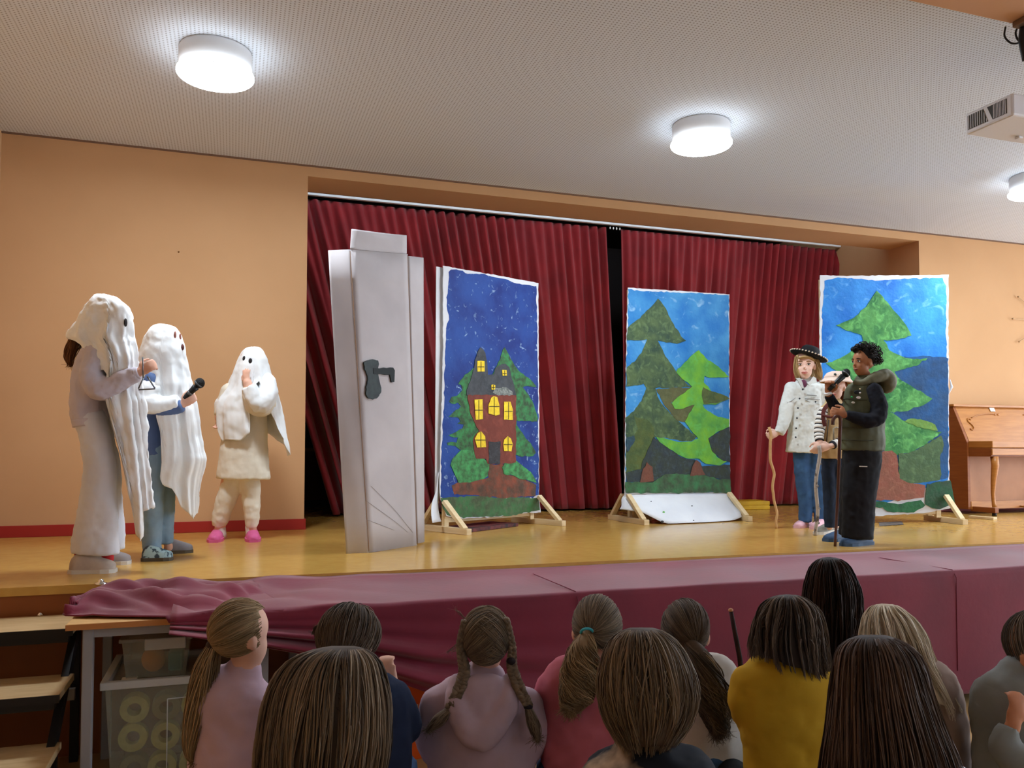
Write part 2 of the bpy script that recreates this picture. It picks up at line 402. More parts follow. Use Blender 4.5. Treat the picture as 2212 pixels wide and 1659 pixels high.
def stand(t, L, R, n, hgt, wrap=False, foot=.34):
    """two uprights with feet and diagonal braces, joined by rails; n points to the audience"""
    d = (R-L)/np.linalg.norm(R-L)
    for k, (P, s) in enumerate(((L, 1), (R, -1))):
        P = P+d*s*.075
        MB().beam(P+[0, 0, .04], P+[0, 0, hgt-.012], .045, .035, n).build('upright', M_pine, t, bev=.002)
        P = P-d*s*.05
        MB().beam(P-n*foot*.8+[0, 0, .023], P+n*foot+[0, 0, .023], .05, .045).build('foot', M_pine, t, bev=.002)
        for sg in (1, -1):
            MB().beam(P+n*sg*foot*(.86 if sg > 0 else .68)+[0, 0, .04], P+n*sg*.05+[0, 0, .24], .045, .03).build('brace', M_pine, t, bev=.002)
    if wrap: MB().beam(L+d*.004+n*.004+[0, 0, .30], L+d*.004+n*.004+[0, 0, hgt-.008], .006, .075, d).build('paper_wrap', M_paper, t)
    for z in (.10, hgt-.035, hgt*.5):
        MB().beam(L+d*.07+[0, 0, z], R-d*.07+[0, 0, z], .02, .06).build('rail', M_pine, t, bev=.002)
def plane_of(a, b, back=0):
    A, B = atz(*a, 0), atz(*b, 0); d = (B-A)/np.linalg.norm(B-A); n = np.array([d[1], -d[0], 0])
    return A, B, d, n
MUNT = mat('window_pen_line', (70, 60, 30))
def shapes(t, O, n, items, start=.0055):
    for i, (nm, m, pts, sd) in enumerate(items):
        P = [onpl(x, y, O, n) for x, y in pts]
        poly_on(O, n, P, start+.0009*i, nm, m, t, .003, .0035, sd)

# --- haunted house, on a stand turned towards the left
A, B, d, n = plane_of((951, 1150), (1165, 1131))
Zt = onpl(960, 575, A, n)[2]
t = thing('painted_backdrop', 'painted night backdrop of a haunted brick house with yellow windows', 'backdrop', tuple((A+B)/2), 'painted backdrops on wooden stands')
stand(t, A-n*.03, B-n*.03, n, Zt, True)
c6 = lambda pts: crop(pts, 940, 740, .2412)
shp = [(957, 574), (1162, 611), (1163, 760), (1164, 900), (1164, 1078), (1168, 1107), (1126, 1109), (1075, 1116), (998, 1120), (964, 1115), (951, 1078), (949, 1040), (953, 900), (957, 760)]
poly_on(A, n, [onpl(x, y, A, n) for x, y in shp], .004, 'paper_sheet', M_paper, t, .006, .002, 5)
night = paint('night_blue', (14, 44, 122), (30, 72, 150), 4, speck=((150, 180, 214), 20, .62, .76)); pg = paint('leaf_green', (54, 138, 76), (48, 74, 46), 22); pg2 = paint('bright_leaf', (70, 160, 90), (54, 100, 58), 26)
grass = paint('grass_green', (64, 116, 68), (70, 84, 56), 11); earth = paint('earth_brown', (134, 70, 48), (78, 58, 44), 12); brick = paint('brick_brown', (122, 56, 40), (112, 50, 38), 6)
slate = paint('slate_grey', (72, 76, 80), (56, 60, 66), 14); yel = paint('window_yellow', (244, 214, 44), (232, 196, 40), 20, bump=.1); dk = paint('door_dark', (44, 44, 48), (56, 56, 60), 14)
items = [
 ('painted_sky', night, [(967, 585), (985, 581), (1010, 592), (1040, 592), (1060, 598), (1090, 603), (1110, 611), (1158, 618), (1161, 800), (1163, 1068), (1150, 1075), (951, 1076), (952, 1000), (957, 900), (960, 800), (964, 700), (969, 690), (965, 660), (968, 600)], 6),
 ('painted_grass', grass, c6([(45, 1390), (330, 1370), (560, 1390), (740, 1385), (920, 1390), (935, 1500), (790, 1525), (700, 1550), (250, 1568), (110, 1545), (70, 1480)]), 7),
 ('painted_earth', earth, c6([(150, 1275), (230, 1245), (300, 1250), (470, 1215), (465, 1090), (600, 1090), (620, 1180), (760, 1200), (830, 1240), (900, 1270), (895, 1370), (720, 1385), (560, 1390), (330, 1365), (160, 1360)]), 8),
 ('painted_tree', pg, c6([(335, 225), (290, 270), (240, 320), (200, 370), (230, 390), (240, 430), (190, 470), (145, 490), (120, 530), (140, 550), (200, 545), (230, 570), (180, 610), (110, 660), (150, 670), (210, 670), (220, 700), (195, 730), (250, 730), (240, 770), (180, 800), (110, 830), (160, 850), (200, 850), (180, 890), (105, 900), (110, 925), (180, 930), (215, 960), (280, 970), (350, 1000), (420, 900), (420, 230)]), 9),
 ('painted_tree', pg, c6([(620, 40), (650, 110), (690, 170), (740, 250), (800, 300), (870, 350), (900, 395), (800, 385), (780, 400), (830, 460), (880, 560), (915, 680), (910, 710), (720, 700), (725, 740), (790, 830), (850, 900), (900, 985), (870, 1020), (700, 1010), (690, 460), (600, 300), (500, 300), (530, 230), (575, 150), (600, 60)]), 10),
 ('painted_bush', pg2, c6([(130, 1100), (150, 1040), (190, 1000), (230, 960), (330, 960), (420, 1030), (480, 1090), (465, 1200), (420, 1225), (300, 1250), (200, 1260), (170, 1180)]), 11),
 ('painted_bush', pg2, c6([(590, 1120), (620, 1065), (720, 1060), (790, 1110), (850, 1160), (900, 1250), (780, 1230), (700, 1190), (610, 1180)]), 12),
 ('painted_brick_house', brick, c6([(285, 465), (715, 470), (717, 800), (715, 1075), (600, 1088), (465, 1088), (440, 1045), (360, 1040), (330, 950), (340, 850), (385, 790), (340, 720), (300, 600)]), 13),
 ('painted_roof', slate, c6([(275, 468), (290, 370), (335, 270), (345, 190), (360, 120), (395, 40), (440, 95), (455, 180), (460, 240), (465, 290), (520, 290), (530, 230), (590, 190), (620, 185), (655, 220), (670, 290), (700, 380), (718, 472)]), 14),
 ('painted_moss', paint('pale_moss', (150, 156, 150), (92, 98, 96), 60), c6([(510, 450), (530, 410), (600, 400), (660, 420), (690, 445), (680, 468), (560, 470)]), 15),
 ('painted_door', dk, c6([(470, 890), (575, 885), (572, 1085), (470, 1088)]), 16)]
shapes(t, A, n, items)
wins = [[(365, 165), (430, 168), (430, 262), (368, 262)], [(588, 246), (628, 248), (630, 298), (592, 300)], [(490, 380), (505, 373), (525, 380), (525, 422), (492, 422)],
 [(340, 512), (412, 510), (415, 685), (350, 690)], [(467, 560), (490, 495), (515, 480), (545, 490), (562, 560), (565, 645), (530, 655), (467, 635)],
 [(605, 532), (663, 530), (682, 600), (683, 692), (605, 692)], [(345, 860), (370, 810), (400, 795), (435, 840), (445, 935), (365, 940)],
 [(598, 910), (605, 870), (640, 840), (665, 860), (682, 910), (670, 975), (605, 970)]]
for i, wp in enumerate(wins):
    P = [onpl(x, y, A, n) for x, y in c6(wp)]
    wo = poly_on(A, n, P, .0175, 'painted_window', yel, t, .002, .0012, 30+i)
    xs = [x for x, y in wp]; ys = [y for x, y in wp]; cxm, cym = (min(xs)+max(xs))/2, (min(ys)+max(ys))/2+6
    m_ = MB()
    for a, b in (((cxm, min(ys)+6), (cxm, max(ys)-4)), ((min(xs)+4, cym), (max(xs)-4, cym))):
        pa, pb2 = [onpl(x, y, A, n)+n*.0185 for x, y in c6([a, b])]; m_.beam(pa, pb2, .006, .0015, n)
    m_.build('window_bars', MUNT, wo)
# loose paper tail curling down at the left behind the door prop
tail = [(952, 1020), (944, 1060), (930, 1090), (922, 1120), (918, 1150)]
Pg = np.zeros((14, 4, 3)); cc = cr([onpl(x, y, A, n) for x, y in tail], 4)[:14]
for i in range(14):
    for j in range(4): Pg[i, j] = cc[i]+d*(-.02+.028*j*(1+.6*i/13)) + n*.10*(i/13)**2-n*.02*j
grid('paper_tail', Pg, M_paper, t, .002)
bk = MB(); a0, a1 = atz(1000, 1151, 0), atz(1110, 1137, 0)
# dark printed board lying behind the stand
bo = thing('printed_board', 'dark printed board lying on the floor behind the haunted house stand', 'board', tuple((a0+a1)/2))
MB().beam(a0-n*.12+[0, 0, .015], a1-n*.12+[0, 0, .015], .3, .028).build('board', mat('dark_print', (40, 34, 40), (120, 60, 60), rough=.5, scale=16), bo, bev=.003)
# --- fir trees
A, B, d, n = plane_of((1350, 1128), (1577, 1120))
Zt = onpl(1356, 621, A, n)[2]
t = thing('painted_backdrop', 'painted backdrop of dark and bright green fir trees with white paper skirt', 'backdrop', tuple((A+B)/2), 'painted backdrops on wooden stands')
stand(t, A-n*.03, B-n*.03, n, Zt, foot=.36)
c7 = lambda pts: crop(pts, 1340, 610, .28345)
poly_on(A, n, [onpl(x, y, A, n) for x, y in c7([(58, 40), (828, 90), (829, 700), (836, 1610), (30, 1620), (38, 900), (45, 450)])], .004, 'paper_sheet', M_paper, t, .006, .002, 5)
sky = paint('sky_blue', (28, 116, 190), (70, 150, 208), 4, speck=((150, 196, 228), 9, .6, .78)); dfir = paint('dark_fir', (42, 68, 52), (78, 100, 62), 8); ofir = paint('olive_fir', (86, 98, 46), (64, 84, 44), 12)
lfir = paint('lime_fir', (116, 182, 46), (76, 150, 64), 6); mud = paint('mud_green', (50, 60, 46), (42, 54, 60), 10); trunk = paint('trunk_brown', (116, 68, 50), (96, 62, 48), 10)
gsky = paint('grass_mid', (58, 122, 74), (56, 74, 50), 10)
items = [
 ('painted_sky', sky, c7([(60, 52), (150, 66), (400, 76), (600, 84), (825, 98), (826, 1100), (832, 1600), (38, 1600), (42, 700), (52, 400)]), 41),
 ('painted_tree', dfir, c7([(200, 795), (265, 805), (290, 890), (340, 960), (430, 1050), (500, 1110), (580, 1180), (540, 1210), (470, 1210), (380, 1190), (260, 1180), (255, 1400), (40, 1450), (40, 1030), (100, 980), (160, 900)]), 42),
 ('painted_foliage', ofir, c7([(60, 1240), (130, 1120), (100, 1020), (200, 1050), (250, 1100), (255, 1180), (230, 1330), (150, 1420), (42, 1450)]), 48),
 ('painted_foliage', paint('brown_olive', (92, 92, 54), (80, 86, 52), 8), c7([(270, 815), (450, 800), (560, 800), (540, 830), (450, 870), (385, 920), (420, 960), (570, 930), (490, 1065), (440, 1060), (340, 950)]), 43),
 ('painted_tree', dfir, c7([(200, 430), (280, 440), (330, 540), (420, 680), (500, 770), (548, 800), (430, 800), (270, 806), (200, 802), (180, 770), (130, 785), (45, 795), (45, 650), (110, 600), (160, 540)]), 44),
 ('painted_tree', dfir, c7([(285, 125), (200, 220), (50, 350), (45, 440), (130, 445), (195, 430), (280, 445), (350, 455), (430, 465), (490, 450), (400, 320), (340, 200)]), 45),
 ('painted_shade', mud, c7([(40, 1450), (150, 1420), (160, 1380), (250, 1180), (400, 1290), (500, 1350), (560, 1350), (620, 1400), (830, 1390), (832, 1510), (640, 1480), (330, 1490), (240, 1530), (150, 1530), (45, 1520)]), 46),
 ('painted_tree', lfir, c7([(595, 512), (540, 560), (420, 680), (470, 740), (545, 795), (450, 860), (385, 920), (410, 970), (480, 960), (560, 930), (520, 1000), (485, 1060), (530, 1120), (590, 1190), (540, 1215), (430, 1215), (330, 1190), (270, 1175), (290, 1215), (370, 1270), (500, 1345), (600, 1345), (640, 1380), (760, 1395), (805, 1365), (730, 1330), (680, 1250), (665, 1190), (720, 1150), (825, 1100), (825, 1040), (740, 1025), (660, 980), (620, 930), (720, 930), (825, 890), (780, 860), (690, 830), (630, 760), (640, 715), (700, 730), (825, 720), (740, 640), (660, 590), (610, 540)]), 47),
 ('painted_foliage', ofir, c7([(625, 800), (690, 830), (780, 860), (825, 890), (720, 925), (630, 925), (615, 860)]), 49),
 ('painted_foliage', mud, c7([(665, 1190), (740, 1140), (828, 1100), (828, 1370), (760, 1350), (690, 1280)]), 50),
 ('painted_foliage', paint('deep_blue', (36, 62, 84), (44, 74, 84), 10), c7([(45, 1180), (100, 1165), (110, 1200), (60, 1280), (45, 1290)]), 51),
 ('painted_grass', gsky, c7([(35, 1520), (240, 1525), (340, 1460), (400, 1460), (640, 1470), (740, 1500), (832, 1500), (836, 1600), (35, 1606)]), 52),
 ('painted_trunk', trunk, c7([(195, 1372), (235, 1410), (250, 1520), (150, 1520), (165, 1420)]), 53),
 ('painted_trunk', trunk, c7([(575, 1355), (600, 1380), (640, 1470), (525, 1475), (545, 1400)]), 54)]
shapes(t, A, n, items)
# the paper skirt sweeping forward onto the floor
top = [(1347, 1070), (1410, 1068), (1470, 1066), (1530, 1066), (1578, 1066)]
bot = [(1340, 1098), (1385, 1112), (1440, 1133), (1500, 1133), (1600, 1118)]
tp_, bt_ = cr([onpl(x, y, A, n)+n*.008 for x, y in top], 5), cr([onpl(x, y, A, n) for x, y in bot], 5)
m_ = len(tp_); Pg = np.zeros((10, m_, 3))
zz = [.12, .10, .016, .012, .06]
for j in range(m_):
    u = j/(m_-1); px = 1338+(1602-1338)*u; py = np.interp(u, [0, .18, .38, .7, .9, 1], [1100, 1106, 1132, 1132, 1128, 1117])
    fwd = np.interp(u, [0, .15, .4, .7, 1], [.05, .16, .34, .33, .26]); Bp = onpl(px, py, A+n*fwd, n)
    for i in range(10):
        v = i/9; Pg[i, j] = tp_[j]*(1-v)+Bp*v + n*.10*math.sin(v*math.pi)*(v-.55) + np.array([0, 0, .012*math.sin(9*u+5*v)*v*(1-v)])
        Pg[i, j, 2] = max(Pg[i, j, 2], .008)
grid('paper_skirt', Pg, M_paper, t, .002)
lp_ = A+d*.09+n*.02+UP*.05
gp = MB().beam(lp_-d*.02, lp_+d*.17, .02, .09).build('gusset_plate', mat('pine_plate', (206, 172, 126)), t, bev=.002)
MB().beam(lp_+d*.045+n*.0105+UP*.025, lp_+d*.045+n*.0105-UP*.025, .005, .001, n).beam(lp_+d*.045+n*.0105-UP*.025, lp_+d*.07+n*.0105-UP*.025, .005, .001, n).build('pencil_letter', mat('pencil', (60, 50, 44)), gp)
for (x, y, r, m) in ((1439, 1106, .012, lfir), (1437, 1127, .016, dk), (1411, 1086, .006, dk), (1493, 1097, .008, dk), (1503, 1124, .007, dk)):
    jx = int(np.argmin([np.linalg.norm(q) for q in [0]])); v = ray(x, y)
    # nearest grid point on the skirt along the view of that spot
    dd = np.array([[np.linalg.norm(np.cross(Pg[i, j]-CAM, v))/np.linalg.norm(v) for j in range(m_)] for i in range(10)]); i, j = np.unravel_index(dd.argmin(), dd.shape)
    MB().ell(Pg[i, j]+n*.002+np.array([0, 0, .003]), (r, r*.35, r*.8)).build('paint_splash', m, t, True)
# --- tall fir beside the piano
A, B, d, n = plane_of((1768, 1131), (2047, 1128))
t = thing('painted_backdrop', 'tall painted backdrop with a single green fir tree beside the piano', 'backdrop', tuple((A+B)/2), 'painted backdrops on wooden stands')
Zt = onpl(1772, 597, A, n)[2]
stand(t, A-n*.03, B-n*.03, n, Zt-.01, foot=.30)
c8 = lambda pts: crop(pts, 1760, 580, .3437)
poly_on(A, n, [onpl(x, y, A, n) for x, y in c8([(33, 42), (200, 46), (400, 44), (600, 42), (838, 40), (840, 560), (840, 760), (845, 1320), (862, 1400), (880, 1500), (700, 1535), (405, 1555), (60, 1560), (40, 1200), (28, 560)])], .004, 'paper_sheet', M_paper, t, .006, .0025, 5)
MB().tube([onpl(x, y, A, n)+n*.006 for x, y in ((2051, 820), (2055, 836), (2049, 850))], [.004, .012, .004], 6).build('torn_paper', M_paper, t)
sky3 = paint('sky_bright', (20, 110, 200), (56, 150, 228), 3, speck=((130, 194, 240), 8, .58, .78)); deep = paint('lake_blue', (22, 84, 142), (26, 62, 100), 5); fir3 = paint('fir_green', (32, 106, 54), (88, 156, 80), 6)
items = [
 ('painted_sky', sky3, c8([(60, 80), (120, 60), (250, 62), (380, 78), (600, 62), (800, 62), (826, 110), (824, 300), (828, 560), (835, 570), (836, 1300), (830, 1330), (400, 1490), (50, 1490), (40, 700), (45, 300)]), 61),
 ('painted_water', deep, c8([(440, 600), (560, 560), (700, 550), (836, 562), (837, 1310), (790, 1330), (600, 1340), (400, 1300)]), 62),
 ('painted_tree', fir3, c8([(200, 895), (470, 900), (560, 960), (650, 990), (740, 1020), (800, 1030), (700, 1100), (600, 1160), (500, 1170), (420, 1140), (60, 1140), (90, 1040)]), 63),
 ('painted_tree', fir3, c8([(220, 640), (490, 640), (520, 690), (620, 750), (735, 820), (680, 860), (560, 900), (470, 907), (100, 905), (60, 860), (160, 760)]), 64),
 ('painted_tree', fir3, c8([(300, 460), (440, 460), (470, 520), (560, 560), (640, 575), (705, 565), (640, 610), (540, 640), (440, 650), (215, 655), (130, 640), (65, 600), (150, 570), (215, 530)]), 65),
 ('painted_tree', fir3, c8([(385, 140), (320, 240), (240, 310), (135, 360), (200, 390), (300, 420), (300, 470), (440, 470), (430, 450), (520, 448), (605, 420), (560, 340), (480, 250), (410, 160)]), 66),
 ('painted_foliage', paint('yellow_green', (112, 150, 60), (92, 136, 62), 10), c8([(565, 960), (600, 940), (680, 950), (750, 980), (770, 1020), (640, 995)]), 67),
 ('painted_bush', paint('olive_bush', (62, 90, 58), (72, 98, 62), 8), c8([(520, 1165), (620, 1150), (720, 1090), (790, 1050), (810, 1110), (780, 1190), (790, 1290), (780, 1330), (600, 1355), (530, 1340)]), 68),
 ('painted_trunk', paint('trunk_red', (142, 82, 66), (126, 80, 62), 8), c8([(330, 1160), (480, 1145), (510, 1170), (530, 1320), (600, 1350), (690, 1360), (680, 1440), (560, 1455), (330, 1455)]), 69),
 ('painted_bush', paint('deep_green', (30, 84, 52), (42, 66, 48), 9), c8([(700, 1355), (845, 1330), (860, 1400), (875, 1480), (760, 1515), (690, 1480)]), 70),
 ('painted_grass', paint('grass_dark', (34, 102, 58), (30, 80, 50), 12), c8([(405, 1462), (520, 1480), (660, 1455), (690, 1490), (620, 1530), (450, 1530), (420, 1500), (300, 1500), (300, 1470)]), 71)]
shapes(t, A, n, items)
a0 = atz(1925, 1131, 0)
ph_ = thing('photo_print', 'dark printed sheet lying on the stage under the tall fir painting', 'paper', tuple(a0))
MB().add([atz(x, y, .004) for x, y in ((1898, 1128), (1948, 1126), (1952, 1133), (1900, 1136))]+[atz(x, y, .002) for x, y in ((1898, 1128), (1948, 1126), (1952, 1133), (1900, 1136))], [(0, 1, 2, 3), (4, 7, 6, 5), (0, 4, 5, 1), (1, 5, 6, 2), (2, 6, 7, 3), (3, 7, 4, 0)]).build('sheet', mat('grey_print', (70, 62, 60), (120, 110, 104), scale=20), ph_)
# ------------------------------------------------------------------ yellow case, piano, projector, wall ornament
yb = atz(1612, 1103, 0)
yo = thing('yellow_case', 'flat yellow case on the stage floor by the curtain hem', 'case', tuple(yb))
M_yel = mat('yellow_plastic', (214, 172, 30), (196, 152, 24), rough=.4, scale=6)
dY = np.array([.96, -.12, 0]); dY /= np.linalg.norm(dY); nY = np.array([-dY[1], dY[0], 0]); cY = atz(1600, 1099, 0)
for nm, z0, z1, e in (('lower_shell', 0, .042, 0), ('upper_shell', .046, .092, 0), ('seam', .038, .05, -.006)):
    w_, q_ = .27+e, .15+e; P = [cY+dY*sx*w_+nY*sy*q_+np.array([0, 0, z]) for z in (z0, z1) for sx, sy in ((-1, -1), (1, -1), (1, 1), (-1, 1))]
    MB().hexa(P).build(nm, M_yel, yo, bev=.008 if nm != 'seam' else 0)

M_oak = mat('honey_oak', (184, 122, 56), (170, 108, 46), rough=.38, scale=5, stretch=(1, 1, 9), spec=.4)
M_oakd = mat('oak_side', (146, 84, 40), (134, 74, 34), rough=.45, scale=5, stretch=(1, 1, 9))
pL = 6.50; pR = pL+1.45; yF = -.40; yBk = -.03
pn = thing('piano', 'honey oak upright piano with closed sloping lid against the right wall', 'piano', (7.2, -.2, 0))
def side(x0, x1):
    pr = [(yBk, .05), (yF, .05), (yF, .72), (yF+.17, 1.10), (yBk, 1.10)]
    V = [(x, y, z) for x in (x0, x1) for y, z in pr]; k = len(pr)
    return MB().add(V, [tuple(range(k)), tuple(range(2*k-1, k-1, -1))]+[(i, (i+1) % k, k+(i+1) % k, k+i) for i in range(k)])
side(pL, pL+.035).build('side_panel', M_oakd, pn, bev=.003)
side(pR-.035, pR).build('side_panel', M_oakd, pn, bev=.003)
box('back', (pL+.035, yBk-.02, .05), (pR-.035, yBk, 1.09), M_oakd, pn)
box('lid', (pL-.012, yF+.145, 1.10), (pR+.012, yBk+.005, 1.125), M_oak, pn, bev=.004)
V = [(pL+.035, yF+.006, .74), (pR-.035, yF+.006, .74), (pR-.035, yF+.172, 1.10), (pL+.035, yF+.172, 1.10)]
V += [(x, y+.02, z) for x, y, z in V]
MB().hexa([V[i] for i in (0, 1, 5, 4, 3, 2, 6, 7)]).build('upper_panel', M_oak, pn)
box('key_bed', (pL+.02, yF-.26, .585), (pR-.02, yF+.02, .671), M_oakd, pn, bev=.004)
box('key_slip', (pL+.02, yF-.275, .60), (pR-.02, yF-.26, .665), M_oak, pn, bev=.003)
box('fall_board', (pL+.02, yF-.275, .672), (pR-.02, yF+.004, .74), M_oak, pn, bev=.006)
box('lower_panel', (pL+.035, yF+.02, .12), (pR-.035, yF+.04, .60), mat('oak_lower', (176, 122, 82), (160, 108, 70), rough=.5, scale=3), pn)
box('bottom_board', (pL+.035, yF-.005, .05), (pR-.035, yF+.035, .13), M_oak, pn, bev=.003)
for x in (pL+.075, pR-.075):
    ys = yF-.235
    MB().tube([(x, ys-.012, .585), (x, ys-.02, .50), (x, ys+.002, .36), (x, ys+.012, .22), (x, ys+.004, .12), (x, ys-.006, .09)], [.036, .036, .026, .019, .018, .024], 14).build('leg', M_oak, pn, True)
    MB().beam((x, yF+.02, .055), (x, ys-.03, .055), .05, .05).build('toe_block', M_oakd, pn, bev=.004)
    MB().lathe((x, ys, .014), [(.022, -.014), (.022, .014), (.008, .02)], 14).build('castor', M_black, pn, True)
def slope(u, v): # u metres along, v 0..1 up the sloping panel
    return np.array([pL+u, yF+.006+.166*v-.006, .74+.36*v])
MB().tube(cr([slope(.17+.0, .62), slope(.14, .66), slope(.125, .58), slope(.16, .46), slope(.165, .38), slope(.135, .32), slope(.11, .36)], 4), .006, 8).build('carved_scroll', M_oak, pn, True)
MB().tube(cr([slope(.19, .68), slope(.30, .76), slope(.42, .80), slope(.52, .80)], 4), .005, 8).build('carved_line', M_oak, pn, True)
MB().tube(cr([slope(.93, .80), slope(1.03, .80), slope(1.15, .76), slope(1.26, .68)], 4), .005, 8).build('carved_line', M_oak, pn, True)
MB().ell(slope(.535, .79), (.016, .006, .012)).ell(slope(.58, .79), (.016, .006, .012)).build('carved_knot', M_oak, pn, True)
for k in range(2): MB().beam((pL+.70+.06*k, yF+.03, .075), (pL+.70+.06*k, yF-.09, .06), .022, .012).build('pedal', mat('brass', (176, 140, 70), rough=.3, metal=.9), pn, bev=.003)
e0 = slope(.50, .93); 
pp = MB(); pp.add([slope(.49, .88), slope(.555, .88), slope(.555, .99), slope(.49, .99)]+[slope(a_, b_)-np.array([0, .003, 0]) for a_, b_ in ((.49, .88), (.555, .88), (.555, .99), (.49, .99))], [(0, 1, 2, 3), (7, 6, 5, 4), (0, 4, 5, 1), (1, 5, 6, 2), (2, 6, 7, 3), (3, 7, 4, 0)])
o = pp.build('paper_note', mat('note_paper', (235, 235, 232)), pn); o['label'] = 'small white paper note'
q0 = atz(2120, 1117, 0)
wd = thing('floor_batten', 'short wooden batten on the stage floor in front of the piano leg', 'wood block', tuple(q0))
MB().beam(atz(2096, 1116, .012), atz(2150, 1120, .012), .06, .022).build('batten', M_pine, wd, bev=.002)

# projector hung from the ceiling
M_proj = mat('projector_white', (222, 222, 226), rough=.45)
c0 = atd(2085, 292, 4.8)
Lx, Ly, Hz = .52, .31, .125
pj = thing('projector', 'white ceiling projector with dark vent grilles on its side', 'projector', tuple(c0+np.array([Lx/2, -Ly/2, 0])))
box('body', c0+np.array([0, -Ly, 0]), c0+np.array([Lx, 0, Hz]), M_proj, pj, bev=.012)
M_vent = mat('vent_dark', (70, 68, 64))
def vp(y, z): return c0+np.array([-.0015, -y, z])
for k, pol in enumerate(([(.02, .022), (.155, .022), (.125, .105), (.02, .105)], [(.185, .022), (.275, .022), (.275, .105), (.15, .105)])):
    P = [vp(*q) for q in pol]; v_ = mk('vent', P+[p+np.array([.004, 0, 0]) for p in P], [(0, 1, 2, 3), (7, 6, 5, 4)], M_vent, pj, False)
    g_ = MB(); y0 = pol[0][0]; y1 = max(q[0] for q in pol)
    for i in range(9):
        yy = y0+.008+(y1-y0-.016)*i/8
        zlo, zhi = .024, .103
        if k == 0 and yy > .125: zhi = .022+(.155-yy)/.03*.08
        if k == 1 and yy < .185: zlo = .022+(.185-yy)/.035*.08
        if zhi-zlo > .01: g_.beam(vp(yy, zlo)-[.001, 0, 0], vp(yy, zhi)-[.001, 0, 0], .003, .003)
    g_.build('grille', M_proj, v_)
MB().lathe(c0+np.array([.3, -Ly-.0, .065]), [(.035, -.0), (.035, .02), (.028, .022)], 24, ax=[[1, 0, 0], [0, 0, 1], [0, -1, 0]]).build('lens', M_black, pj, True)
box('foot', c0+np.array([.30, -.10, -.014]), c0+np.array([.33, -.07, 0]), M_proj, pj, bev=.003)
MB().beam(c0+np.array([.44, -.15, Hz]), c0+np.array([.44, -.15, CEIL-c0[2]]), .035, .035, (1, 0, 0)).build('ceiling_pole', M_metal, pj)
MB().box(c0+np.array([.34, -.25, Hz]), c0+np.array([.5, -.05, Hz+.012])).build('mount_plate', M_metal, pj, bev=.003)
# cable outlet on the beam
zb = CEIL-.22; e1 = atz(2192, 52, zb)
cb_ = thing('cable_outlet', 'brown bracket with looping black cables under the ceiling beam', 'cable bracket', tuple(e1))
MB().box(e1+np.array([-.03, -.10, -.03]), e1+np.array([.22, -.01, 0])).build('bracket', mat('bronze_metal', (126, 100, 78), rough=.4, metal=.5), cb_, bev=.004)
lp = [atd(x, y, dep(e1)) for x, y in ((2172, 58), (2170, 78), (2182, 92), (2196, 94), (2206, 88), (2216, 80))]
MB().tube(cr(lp, 5), .0045, 8).build('cable', M_black, cb_, True)
lp = [atd(x, y, dep(e1)+.02) for x, y in ((2212, 58), (2199, 60), (2194, 72), (2199, 86), (2210, 92), (2225, 94))]
MB().tube(cr(lp, 5), .005, 8).build('cable', M_black, cb_, True)
lp = [atd(x, y, dep(e1)-.03) for x, y in ((2210, 60), (2208, 90), (2216, 130))]
MB().tube(cr(lp, 5), .016, 8).build('plug', M_black, cb_, True)

# starburst ornament on the right wall
sc_ = aty(2262, 694, -.02); M_gold = mat('dull_brass', (176, 146, 110), rough=.4, metal=.6)
sb = thing('wall_ornament', 'starburst wall ornament of thin brass rods on the right wall', 'wall ornament', tuple(sc_))
MB().lathe(sc_, [(.0, -.012), (.07, -.012), (.075, 0), (.06, .012), (0, .014)], 24, ax=[[1, 0, 0], [0, 0, 1], [0, -1, 0]]).build('hub', M_gold, sb, True)
for k in range(12):
    q = math.pi+k*math.pi/6; ln = .52 if k % 2 == 0 else .0
    if k % 2: q = math.pi+(k)*math.pi/6; ln = .50
    e = sc_+np.array([math.cos(q), -.005, math.sin(q)])*np.array([ln, 1, ln])
    rd_ = MB().tube([sc_+np.array([0, -.005, 0]), e], .0035, 6).build('rod', M_gold, sb)
    MB().ell(e, (.011, .011, .011)).build('rod_tip', M_gold, rd_, True)

# ------------------------------------------------------------------ tables, red cloth, steps, storage boxes
M_beech = mat('beech_top', (222, 178, 118), (210, 166, 106), rough=.45, scale=4, stretch=(2, 9, 1))
M_beedge = mat('beech_edge', (186, 124, 70))
TZ = -.055; TYF, TYB = -3.145, -2.475
M_leg = mat('grey_tube', (150, 152, 158), rough=.45)
def table(TX0, TX1, label):
    tb = thing('school_table', label, 'table', ((TX0+TX1)/2, (TYF+TYB)/2, FLOOR), 'school tables along the stage')
    box('table_top', (TX0, TYF, TZ-.025), (TX1, TYB, TZ), M_beech, tb, bev=.003)
    box('edge_band', (TX0-.001, TYF-.002, TZ-.0245), (TX1+.001, TYF+.001, TZ-.002), M_beedge, tb)
    for x in (TX0+.075, TX1-.075):
        for y in (TYF+.055, TYB-.055):
            MB().beam((x, y, FLOOR), (x, y, TZ-.025), .04, .04, (0, 1, 0)).build('leg', M_leg, tb, bev=.004)
    for y in (TYF+.055, TYB-.055): box('apron', (TX0+.075, y-.015, TZ-.065), (TX1-.075, y+.015, TZ-.025), M_leg, tb)
    for x in (TX0+.075, TX1-.075): box('side_rail', (x-.015, TYF+.055, TZ-.065), (x+.015, TYB-.055, TZ-.025), M_leg, tb)
table(-1.165, -.335, 'beech school table with grey steel legs above the clear storage box')
table(-.325, .90, 'school table hidden by the red cloth beside the orange box')

M_red = mat('wine_red_cloth', (122, 27, 50), (108, 22, 45), rough=.75, scale=2.5, sheen=.3, bump=.2, bscale=30, bdist=.004)
rc = thing('red_cloth', 'wine red cloth covering the row of tables along the stage edge', 'cloth', (2.5, -2.8, FLOOR))
